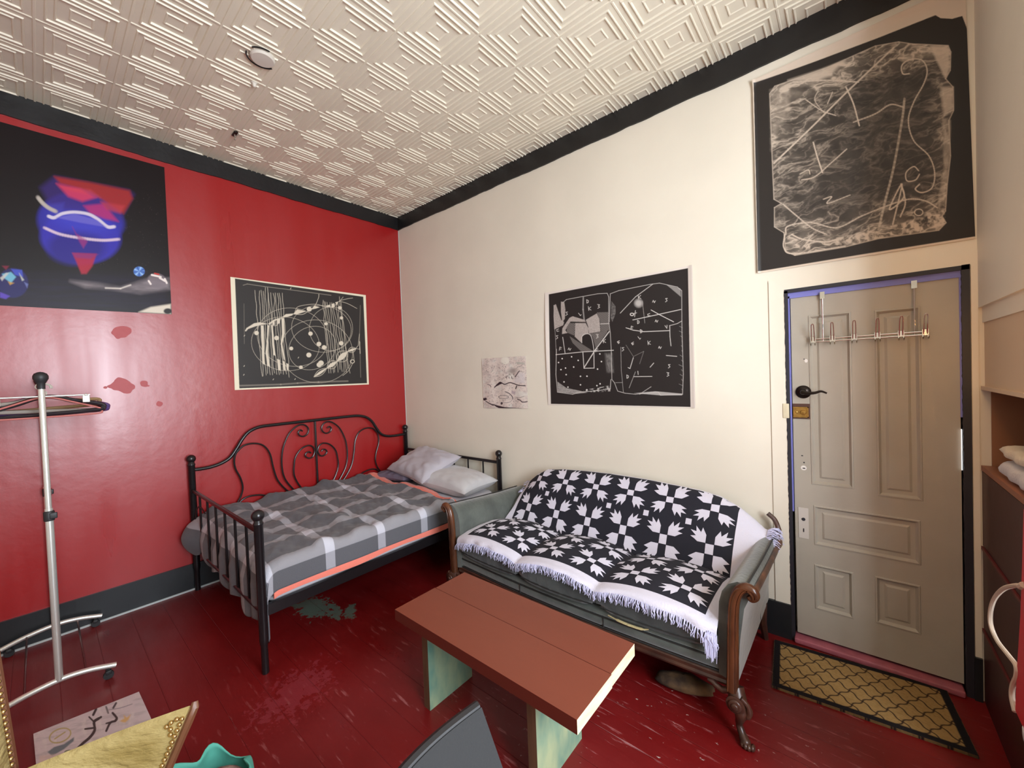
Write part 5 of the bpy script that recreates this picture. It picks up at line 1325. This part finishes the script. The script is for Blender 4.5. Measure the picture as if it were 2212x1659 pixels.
# hangers
def hanger_mesh(hw, drop, r, m, seed):
    o = thing('clothes_hanger', None, None)
    q = random.Random(seed)
    m_ = MB(); P_ = [(0, -hw, -drop), (0, -hw * .96, -drop + .018), (0, -hw * .5, -.055), (0, -.03, -.028), (0, .03, -.028), (0, hw * .5, -.055), (0, hw * .96, -drop + .018), (0, hw, -drop), (0, hw * .9, -drop - .012), (0, 0, -drop - .014), (0, -hw * .9, -drop - .012)]
    m_.tube(cat_rom(P_, 5, closed=True), r, 8, closed=True); m_.build('hanger_body', m, o)
    m_ = MB(); hk_ = [(0, 0, -.026), (0, 0, .0), (0, -.012, .010), (0, -.021, .024), (0, -.013, .040), (0, .004, .044), (0, .019, .034), (0, .021, .020)]
    m_.tube(cat_rom(hk_, 5), .0018, 6); m_.build('hanger_hook', M_CHR2, o)
    return o
M_HB = mat('black_hanger_plastic', L4(34, 28, 34), .35); M_HG = mat('grey_hanger_plastic', L4(150, 142, 134), .35); M_HP = mat('pink_coated_wire', L4(190, 112, 106), .4); M_HV = mat('violet_hanger_plastic', L4(78, 58, 110), .3); M_HW = mat('tan_hanger_wood', L4(150, 120, 84), .4)
specs = [(.735, .205, .112, .0045, M_HP, 'pink-coated wire hanger nearest the front pole of the clothes rack', .02, -.004), (.700, .205, .104, .0110, M_HB, 'thick black plastic hanger hanging just behind the pink one', -.05, 0.0), (.655, .215, .088, .0100, M_HG, 'pale grey plastic hanger between the black and violet ones', .06, 0.0),
         (.600, .235, .100, .0115, M_HV, 'violet plastic hanger with a wide rounded shoulder on the rack', -.03, 0.0), (.540, .205, .078, .0100, M_HW, 'tan wooden hanger behind the violet hanger', .05, 0.0), (.470, .215, .100, .0105, M_HB, 'black plastic hanger farthest back on the rack', .0, 0.0)]
for i, (x, hw, dr_, r, m, lab, rz_, dz_) in enumerate(specs):
    o = hanger_mesh(hw, dr_, r, m, i); o.location = (x, YR + .01 + .004 * (i % 3), 1.598 - .026 + dz_); o.rotation_euler = (.05 * math.sin(i * 2.1), 0, rz_ * 2.2)
    tag(o, lab, 'hanger', 'hangers on the clothes rack')
o = thing('clip_hanger', 'chrome skirt hanger with a straight bar and two clips on the rack', 'hanger', (.775, YR + .005, 1.572), -.02, 'hangers on the clothes rack')
m_ = MB(); m_.tube([(0, -.19, -.022), (0, .165, -.022)], .0045, 10); m_.build('bar', M_CHR2, o)
for yy in (-.15, .15):
    m_ = MB(); m_.box((-.006, yy - .014, -.062), (.006, yy + .014, -.026), bev=.003); m_.ball((0, yy, -.022), .008, seg=10); m_.build('clip', M_CHR2, o)
m_ = MB(); m_.tube(cat_rom([(0, 0, -.022), (0, 0, .0), (0, -.012, .010), (0, -.024, .026), (0, -.016, .044), (0, .002, .048), (0, .018, .038)], 5), .0024, 6); m_.build('hanger_hook', M_CHR2, o)

# ------------------------------------------------------------------ painted board on the floor
pb = [onZ(*a, .022)[:2] for a in ((300, 1494), (72, 1585))]
BL_ = .285
ca, cb_ = np.array(pb[0]), np.array(pb[1]); ux = (ca - cb_) / np.linalg.norm(ca - cb_); vx = np.array([.992, .035])
kb = 4.622
def E_(*p): return [(x / kb, 1300 + y / kb) for x, y in p]
cv = Canvas(20, 1460, 420, 1860, (204, 188, 190), 2.0)
cv.mix((slice(None), slice(None)), np.clip((fbm(cv.X / 30, cv.Y / 5 + cv.X / 20) - .45) * 2.5, 0, .5), (170, 158, 160)); cv.mix((slice(None), slice(None)), np.clip((fbm(cv.X / 12 + 4, cv.Y / 20) - .5) * 2.5, 0, .5), (218, 206, 200))
br = (66, 56, 56)
def EL(p, w, c=br, **q): cv.line(E_(*p), w / kb, c, soft=.5, smooth=True, **q)
EL([(740, 1500), (820, 1420), (900, 1350), (945, 1280), (940, 1200), (985, 1165)], 26); EL([(940, 1200), (890, 1150)], 16); EL([(960, 1180), (1010, 1150)], 20); EL([(930, 1130), (960, 1070)], 22); EL([(850, 1270), (930, 1260)], 18)
EL([(1060, 1290), (1100, 1210), (1150, 1190)], 20); EL([(1150, 1190), (1165, 1160), (1125, 1110)], 22); EL([(1060, 1215), (1110, 1200)], 14); EL([(1080, 1110), (1060, 1050)], 18, (120, 112, 112)); EL([(1130, 1060), (1160, 1010)], 18, (84, 76, 78)); EL([(1080, 1080), (1200, 1060), (1320, 1020)], 8, (150, 140, 144))
cv.poly(E_((1195, 1190), (1240, 1165), (1235, 1130), (1265, 1155), (1305, 1125), (1285, 1175), (1250, 1205), (1220, 1200)), (210, 168, 108), soft=1.5, al=.95); cv.ell(E_((600, 1335))[0], 24, 14, -22, 2.6, (178, 160, 110), soft=.7); EL([(545, 1370), (650, 1300)], 12, (178, 160, 110))
cv.poly(E_((475, 1500), (540, 1450), (640, 1420), (740, 1350), (735, 1390), (640, 1470), (520, 1540)), (112, 120, 126), soft=1.2); cv.ell(E_((690, 1510))[0], 10, 6, 0, 2, (122, 126, 96), soft=.6)
cv.poly(E_((390, 1540), (700, 1500), (900, 1700), (380, 1700)), (208, 180, 170), al=.6, soft=2)
M_BOARD = vcol_mat('hand_painted_board', .55, .3, bump=.1, bscale=30)
q3 = lambda p: (p[0], p[1], .022)
bd = sheet('painted_board', [q3(cb_), q3(ca), q3(ca + vx * BL_), q3(cb_ + vx * BL_)], 200, 170, cv, pxuv, M_BOARD, thick=.022)
tag(bd, 'pale board painted with branches on the floor behind the gold armchair', 'painted board')

# ------------------------------------------------------------------ gold armchair
M_GOLD = mat('gold_vinyl', L4(146, 126, 76), 0.34, bump=1.0, bscale=26, col2=L4(182, 163, 112), vscale=7, stretch=(1, 1, 2.2))
M_TRIMW = mat('rubbed_brown_trim', L4(108, 68, 46), 0.45, bump=.1, bscale=30)
M_NAIL = mat('brass_nail_heads', L4(196, 164, 108), 0.25, metal=0.9)
dv = np.array([.66, .75, 0]); dv /= np.linalg.norm(dv); bv = np.array([dv[1], -dv[0], 0])
B0 = np.array([2.290, -2.790, 0])
ac = thing('armchair', 'gold vinyl armchair with brass nail-head edging, partly in view at the bottom left', 'armchair', tuple(B0 + dv * .3 + bv * .33))
aO = B0 + dv * .3 + bv * .33
def ap(d_, b_, z): return B0 + dv * d_ + bv * b_ + np.array([0, 0, z]) - aO
# back: padded slab leaning a little away
m_ = MB(); R_ = []
for z in np.linspace(.30, .93, 16):
    t = (z - .3) / .63; lean = -.05 * t; k = 1 - .0 * t; e = .018 if z > .9 else 0
    R_.append([ap(lean + .0 - (.07), .0 + .006 + e, z), ap(lean - .012, .0 + e, z), ap(lean + .006, .018 + e, z), ap(lean + .034, .10, z), ap(lean + .05, .32, z), ap(lean + .034, .56, z), ap(lean + .006, .645, z), ap(lean - .012, .66, z), ap(lean - .07, .655, z), ap(lean - .085, .33, z)])
m_.loft(R_); m_.build('backrest', M_GOLD, ac, angle=60)
m_ = MB(); m_.tube([ap(-.05 * (z - .3) / .63 - .020, -.008, z) for z in np.linspace(.30, .925, 12)], .013, 8); m_.build('back_edge_trim', M_TRIMW, ac)
m_ = MB()
for z in np.arange(.42, .925, .0155): m_.ball(ap(-.05 * (z - .3) / .63 - .002, .006, z), .0058, seg=8)
m_.build('nail_heads', M_NAIL, ac)
# far arm: scooped panel that sweeps up and outwards to a pointed front
def armtop(t): return .600 + .125 * t - .030 * t * t
def armpt(t, q, th=0.0):
    """t along the arm from the back, q from seat (0) to the top edge (1)"""
    z = .34 + (armtop(t) - .34) * q
    outw = (-.010 - .020 * t * t) * q ** 1.5
    d_ = (.385 - .15 * (1 - q)) * t
    return ap(d_, .042 + outw - th, z)
for sgn in (0, 1):
    m_ = MB(); ts = np.linspace(0, 1, 22); qs = np.linspace(0, 1, 12); R_ = []
    for t in ts:
        inner = [armpt(t, q) for q in qs]; thk = .045 - .015 * t
        outer = [armpt(t, q, thk * (1 - .3 * q)) for q in qs[::-1]]
        ring = inner + [armpt(t, 1.0, thk * .35) + np.array([0, 0, .010])] + outer
        if sgn: ring = [r + 2 * ((ap(0, .33, 0) - r) @ bv) * bv for r in ring]
        R_.append(ring)
    m_.loft(R_); m_.build('arm', M_GOLD, ac, angle=60)
    m_ = MB(); P_ = [armpt(1, q, .018) + dv * .008 for q in np.linspace(0, 1.0, 12)] + [armpt(1, 1.03, .022) + dv * .002]
    if sgn: P_ = [r + 2 * ((ap(0, .33, 0) - r) @ bv) * bv for r in P_]
    m_.tube(P_, [.011] * 10 + [.012, .011, .007], 8); m_.build('arm_front_trim', M_TRIMW, ac)
    m_ = MB()
    for q in np.linspace(.02, .97, 26):
        c = armpt(.985, q, -.003)
        if sgn: c = c + 2 * ((ap(0, .33, 0) - c) @ bv) * bv
        m_.ball(c, .0058, seg=8)
    for q, t_ in ((.98, .95), (.97, .92), (.95, .90), (.92, .935), (.88, .95)):
        c = armpt(t_, q, -.003)
        if sgn: c = c + 2 * ((ap(0, .33, 0) - c) @ bv) * bv
        m_.ball(c, .0058, seg=8)
    m_.build('nail_heads', M_NAIL, ac)
m_ = MB(); V0 = ap(0.0, .03, .24); 
R_ = []
for b_ in np.linspace(.03, .63, 10):
    R_.append([ap(-.02, b_, .24), ap(.42, b_, .24), ap(.45, b_, .30), ap(.45, b_, .38), ap(.42, b_, .43), ap(.2, b_, .45), ap(-.02, b_, .43)])
m_.loft(R_); m_.build('seat', M_GOLD, ac, angle=60)
for d_ in (-.02, .42):
    for b_ in (.05, .61):
        m_ = MB(); m_.tube([ap(d_, b_, .25), ap(d_ + (.02 if d_ > 0 else -.03), b_, 0.0)], [.024, .014], 10); m_.build('leg', M_TRIMW, ac)

# ------------------------------------------------------------------ grey chair with a curved back, bottom edge
M_GREYF = mat('charcoal_chair_fabric', L4(36, 36, 37), 0.9, bump=0.15, bscale=200)
M_BLKF = mat('black_chair_shell', L4(24, 22, 24), 0.5)
ch = thing('chair', 'charcoal fabric chair at the bottom edge, its backrest corner before the table', 'chair', (3.5, -2.32, 0))
cO = np.array([3.5, -2.32, 0])
def cp(x, y, z): return np.array([x, y, z]) - cO
YA, YB = -2.102, -2.530
def backpt(v, w):      # v 0..1 across (from +y side), w 0..1 up
    y = YA + (YB - YA) * v; ztop = .806 - .055 * v + .020 * math.sin(math.pi * v); zb = .48
    z = zb + (ztop - zb) * w; x = 3.268 + (.806 - z) * .70 - .014 * math.sin(math.pi * v)
    y += (.5 - v) * .05 * (1 - w) * (-1)
    return x, y, z
m_ = MB(); R_ = []; vs_ = np.linspace(0, 1, 26)
for w in np.linspace(0, 1, 14):
    f_ = [cp(*backpt(v, w)) for v in vs_]; nrm = np.array([.82, 0, .57])
    R_.append(f_ + [p - nrm * .022 for p in f_[::-1]])
m_.loft(R_); bk = m_.build('backrest', M_GREYF, ch, angle=50)
m_ = MB(); P_ = [cp(*backpt(v, 1)) - np.array([.82, 0, .57]) * .014 + np.array([-.002, 0, .003]) for v in vs_]
m_.tube(P_, .0125, 8); m_.build('backrest_edge', M_BLKF, ch)
m_ = MB(); m_.box(cp(3.48, -2.53, .43), cp(3.92, -2.10, .48), bev=.022); m_.build('seat', M_GREYF, ch)
for x in (3.52, 3.88):
    for y in (-2.49, -2.14):
        m_ = MB(); m_.tube([cp(x, y, .44), cp(x + (.02 if x > 3.7 else -.03), y, 0)], .011, 8); m_.build('leg', M_BLKF, ch)
for y in (-2.42, -2.21):
    m_ = MB(); m_.tube(cat_rom([cp(3.44, y, .60), cp(3.47, y, .50), cp(3.52, y, .43), cp(3.60, y, .43)], 4), .010, 8); m_.build('back_bracket', M_BLKF, ch)

# ------------------------------------------------------------------ turquoise bag
M_TEAL = mat('turquoise_cloth', L4(96, 186, 168), 0.7, bump=.2, bscale=20, var=.1, vscale=9)
M_KNIT = mat('brown_patterned_cloth', L4(104, 72, 72), .9, bump=.5, bscale=60, col2=L4(170, 140, 132), vscale=26)
bgO = np.array([2.235, -2.400, 0])
bag = thing('turquoise_bag', 'open turquoise bag with brown fabric inside, beside the gold armchair', 'bag', tuple(bgO))
m_ = MB(); us = np.linspace(0, 2 * math.pi, 60, endpoint=True); 
def bagpt(u, v):
    r = .128 + .02 * math.sin(v * math.pi) + .022 * v * math.sin(u * 3 + 1) + .012 * v * math.sin(u * 7)
    z = .225 * v + .045 * v ** 3 * (math.sin(u * 2 + .6) + .5 * math.sin(u * 5))
    if v < .1: r *= v / .1 * .2 + .8
    return (r * math.cos(u), r * math.sin(u) * .92, z)
m_.grid(bagpt, us, np.linspace(0, 1, 16)); o = m_.build('bag_body', M_TEAL, bag, angle=80); md = o.modifiers.new('t', 'SOLIDIFY'); md.thickness = .004
m_ = MB(); m_.ball((0, 0, .125), .120, sc_=(1, .95, .75), seg=24); o = m_.build('folded_cloth', M_KNIT, bag)

# ------------------------------------------------------------------ things by the closet
M_TOWEL = mat('cream_towel', L4(226, 210, 184), .95, bump=.4, bscale=120, sheen=.3); M_TOWEL2 = mat('white_grey_towel', L4(206, 202, 204), .95, bump=.4, bscale=120, sheen=.3)
def towel(name, x0, x1, y0_, y1_, z0_, z1_, m, lab, folds):
    m_ = MB(); R_ = []
    n = 18
    for i, y in enumerate(np.linspace(y0_, y1_, n)):
        t = i / (n - 1); s_ = max(.25, (1 - abs(2 * t - 1) ** 8) ** .5); ring = []
        for k in range(24):
            a = 2 * math.pi * k / 24; ca_, sa_ = math.cos(a), math.sin(a)
            ex = np.sign(ca_) * abs(ca_) ** .35; ez = np.sign(sa_) * abs(sa_) ** .6
            wv = .004 * math.sin(t * 17 + a * folds)
            ring.append(((x0 + x1) / 2 + (x1 - x0) / 2 * ex + wv, y, (z0_ + z1_) / 2 + (z1_ - z0_) / 2 * ez * s_ + (wv if ez > 0 else 0)))
        R_.append(ring)
    m_.loft(R_); return tag(m_.build(name, m, angle=80), lab, 'towel', 'folded towels on the closet shelf')
towel('folded_towel', CX + .012, CX + .26, -.235, -.60, 1.087, 1.165, M_TOWEL2, 'white-grey folded towel at the bottom of the pair on the closet shelf', 3)
towel('folded_towel', CX + .018, CX + .25, -.215, -.57, 1.166, 1.222, M_TOWEL, 'cream folded towel on top of the grey one on the closet shelf', 2)

m_ = MB(); c_ = [onX(*p, 4.30) for p in ((2207, 1266), (2192, 1265), (2168, 1272), (2149, 1292), (2140, 1320), (2141, 1352), (2155, 1385), (2178, 1415), (2195, 1438), (2196, 1460), (2188, 1480), (2186, 1505), (2193, 1538))]
m_.tube(cat_rom(c_, 5), .0065, 8); cd = m_.build('white_cord', mat('white_cord_plastic', L4(214, 196, 176), .4)); tag(cd, 'white cord looping out from the red bag in front of the closet', 'cord')
m_ = MB(); m_.tube([c_[0] + (0, -.02, .012), c_[0] + (0, .008, -.006)], .009, 8); m_.build('plug', bpy.data.materials['white_cord_plastic'], cd)
M_REDB = mat('bright_red_cloth', L4(206, 22, 44), .5, bump=.08, bscale=12)
m_ = MB(); pr = [(-.668, 1.00), (-.663, .80), (-.640, .62), (-.600, .455), (-1.10, .43), (-1.12, 1.00)]
P3 = [onX(2211, 1100, 4.30), onX(2208, 1215, 4.30), onX(2204, 1330, 4.30), onX(2197, 1440, 4.30), onX(2193, 1534, 4.30)]
poly = [(p[1], p[2]) for p in P3] + [(P3[-1][1] - .42, P3[-1][2] - .01), (P3[0][1] - .40, P3[0][2])]
m_.prism(poly, 4.30, 4.352, lambda a, b_, d: (d, a, b_)); rb = m_.build('red_garment_bag', M_REDB, smooth=False)
tag(rb, 'bright red cloth bag at the right edge, above the white basket', 'bag')
wb = onX(2187, 1540, 4.29); zt = wb[2]
bk_ = thing('laundry_basket', 'white plastic basket whose corner shows at the lower right edge', 'basket', (4.45, wb[1] - .17, 0))
bO = np.array([4.45, wb[1] - .17, 0])
m_ = MB(); R_ = []
def rr4(cx, cy, hx, hy, z, r=.05):
    out = []
    for k in range(32):
        a = 2 * math.pi * k / 32; ex = np.sign(math.cos(a)) * abs(math.cos(a)) ** .45; ey = np.sign(math.sin(a)) * abs(math.sin(a)) ** .45
        out.append((cx + hx * ex, cy + hy * ey, z))
    return out
for s_, z in ((.76, .0), (.78, .01), (1.0, zt - .02), (1.06, zt - .018), (1.06, zt), (1.0, zt), (.96, zt - .02), (.74, .02)): R_.append(rr4(0, 0, .15 * s_, .165 * s_, z))
m_.loft(R_); m_.build('basket_body', mat('white_basket_plastic', L4(214, 222, 222), .4), bk_, angle=50)

# ------------------------------------------------------------------ small things on the ceiling
m_ = MB(); q = onZ(567, 122, H); M_CW = mat('white_ceiling_plastic', L4(214, 206, 194), .5)
dtc = thing('smoke_detector_base', 'round white detector base with black arcs as shadow around it on the tin ceiling', 'detector', (q[0], q[1], H))
m_.lathe([(.062, 0), (.062, -.014), (.055, -.022), (.0001, -.024)], (0, 0, 0), 32); m_.build('base_plate', M_CW, dtc)
m_ = MB()
for a0, a1 in ((2.2, 4.6), (5.3, 6.4)): m_.tube([(.078 * math.cos(a), .078 * math.sin(a), -.010) for a in np.linspace(a0, a1, 14)], .004, 6)
m_.build('shadow_gap_arcs', M_BLACK, dtc)  # black arcs stand in for the shadow in the gap round the base
q = onZ(549, 178, H); m_ = MB(); m_.lathe([(.018, 0), (.018, -.004), (.012, -.008), (.010, -.022), (.006, -.028), (.0001, -.029)], (0, 0, 0), 16); o = m_.build('sprinkler_head', M_CW); o.location = (q[0], q[1], H)
tag(o, 'small white sprinkler stub on the ceiling beside the detector base', 'sprinkler')
q = onZ(507, 286, H); hd = thing('ceiling_hook', 'dark metal hook fixture on the ceiling nearest the red wall', 'ceiling hook', (q[0], q[1], H))
m_ = MB(); m_.box((-.035, -.012, -.016), (.035, .012, -.002), bev=.004); m_.build('bracket', M_BRONZE, hd)
m_ = MB(); m_.tube(cat_rom([(0, 0, -.012), (0, 0, -.034), (.010, 0, -.046), (.0, 0, -.056), (-.012, 0, -.046)], 4), .004, 8); m_.build('hook', mat('pale_metal', L4(190, 180, 168), .3, metal=.6), hd)

# ------------------------------------------------------------------ wall lamp on the closet, just outside the frame
lp = thing('wall_lamp', 'small warm globe lamp on an arm by the closet end panel', 'lamp', (4.335, -1.005, 1.64))
m_ = MB(); m_.ball((0, 0, 0), .038, seg=20); m_.build('lamp_globe', mat('lit_lamp_globe', (1, .8, .5, 1), .4, emit=((1, .56, .20, 1), 12.0)), lp)
m_ = MB(); m_.tube([(.06, .343, .05), (.05, .16, .07), (0, 0, .036)], .007, 8); m_.build('lamp_arm', M_BRONZE, lp)

# bare bulb added out of view as warm fill for ceiling and upper walls
pd = thing('added_fill_pendant', 'added unseen bulb on a cord, warm fill light for the ceiling and walls', 'lamp', (2.95, -3.25, 2.92))
m_ = MB(); m_.tube([(0, 0, .09), (0, 0, H - 2.92)], .004, 6); m_.build('cord', M_BLKP, pd)
m_ = MB(); m_.lathe([(.022, .04), (.024, .05), (.022, .09), (.008, .10)], (0, 0, 0), 16); m_.build('socket', M_BLKP, pd)
m_ = MB(); m_.ball((0, 0, 0), .045, seg=20); m_.build('bulb', mat('added_warm_fill', (1, .8, .5, 1), .4, emit=((1, .68, .42, 1), 26.0)), pd)

def bulb_light(name, loc, r, w, col):
    l = bpy.data.lights.new(name, 'POINT'); l.energy = w; l.shadow_soft_size = r; l.color = col
    o = bpy.data.objects.new(name, l); COL.objects.link(o); o.location = loc
bulb_light('wall_lamp_light', (4.335, -1.005, 1.64), .045, 30, (1, .50, .16))
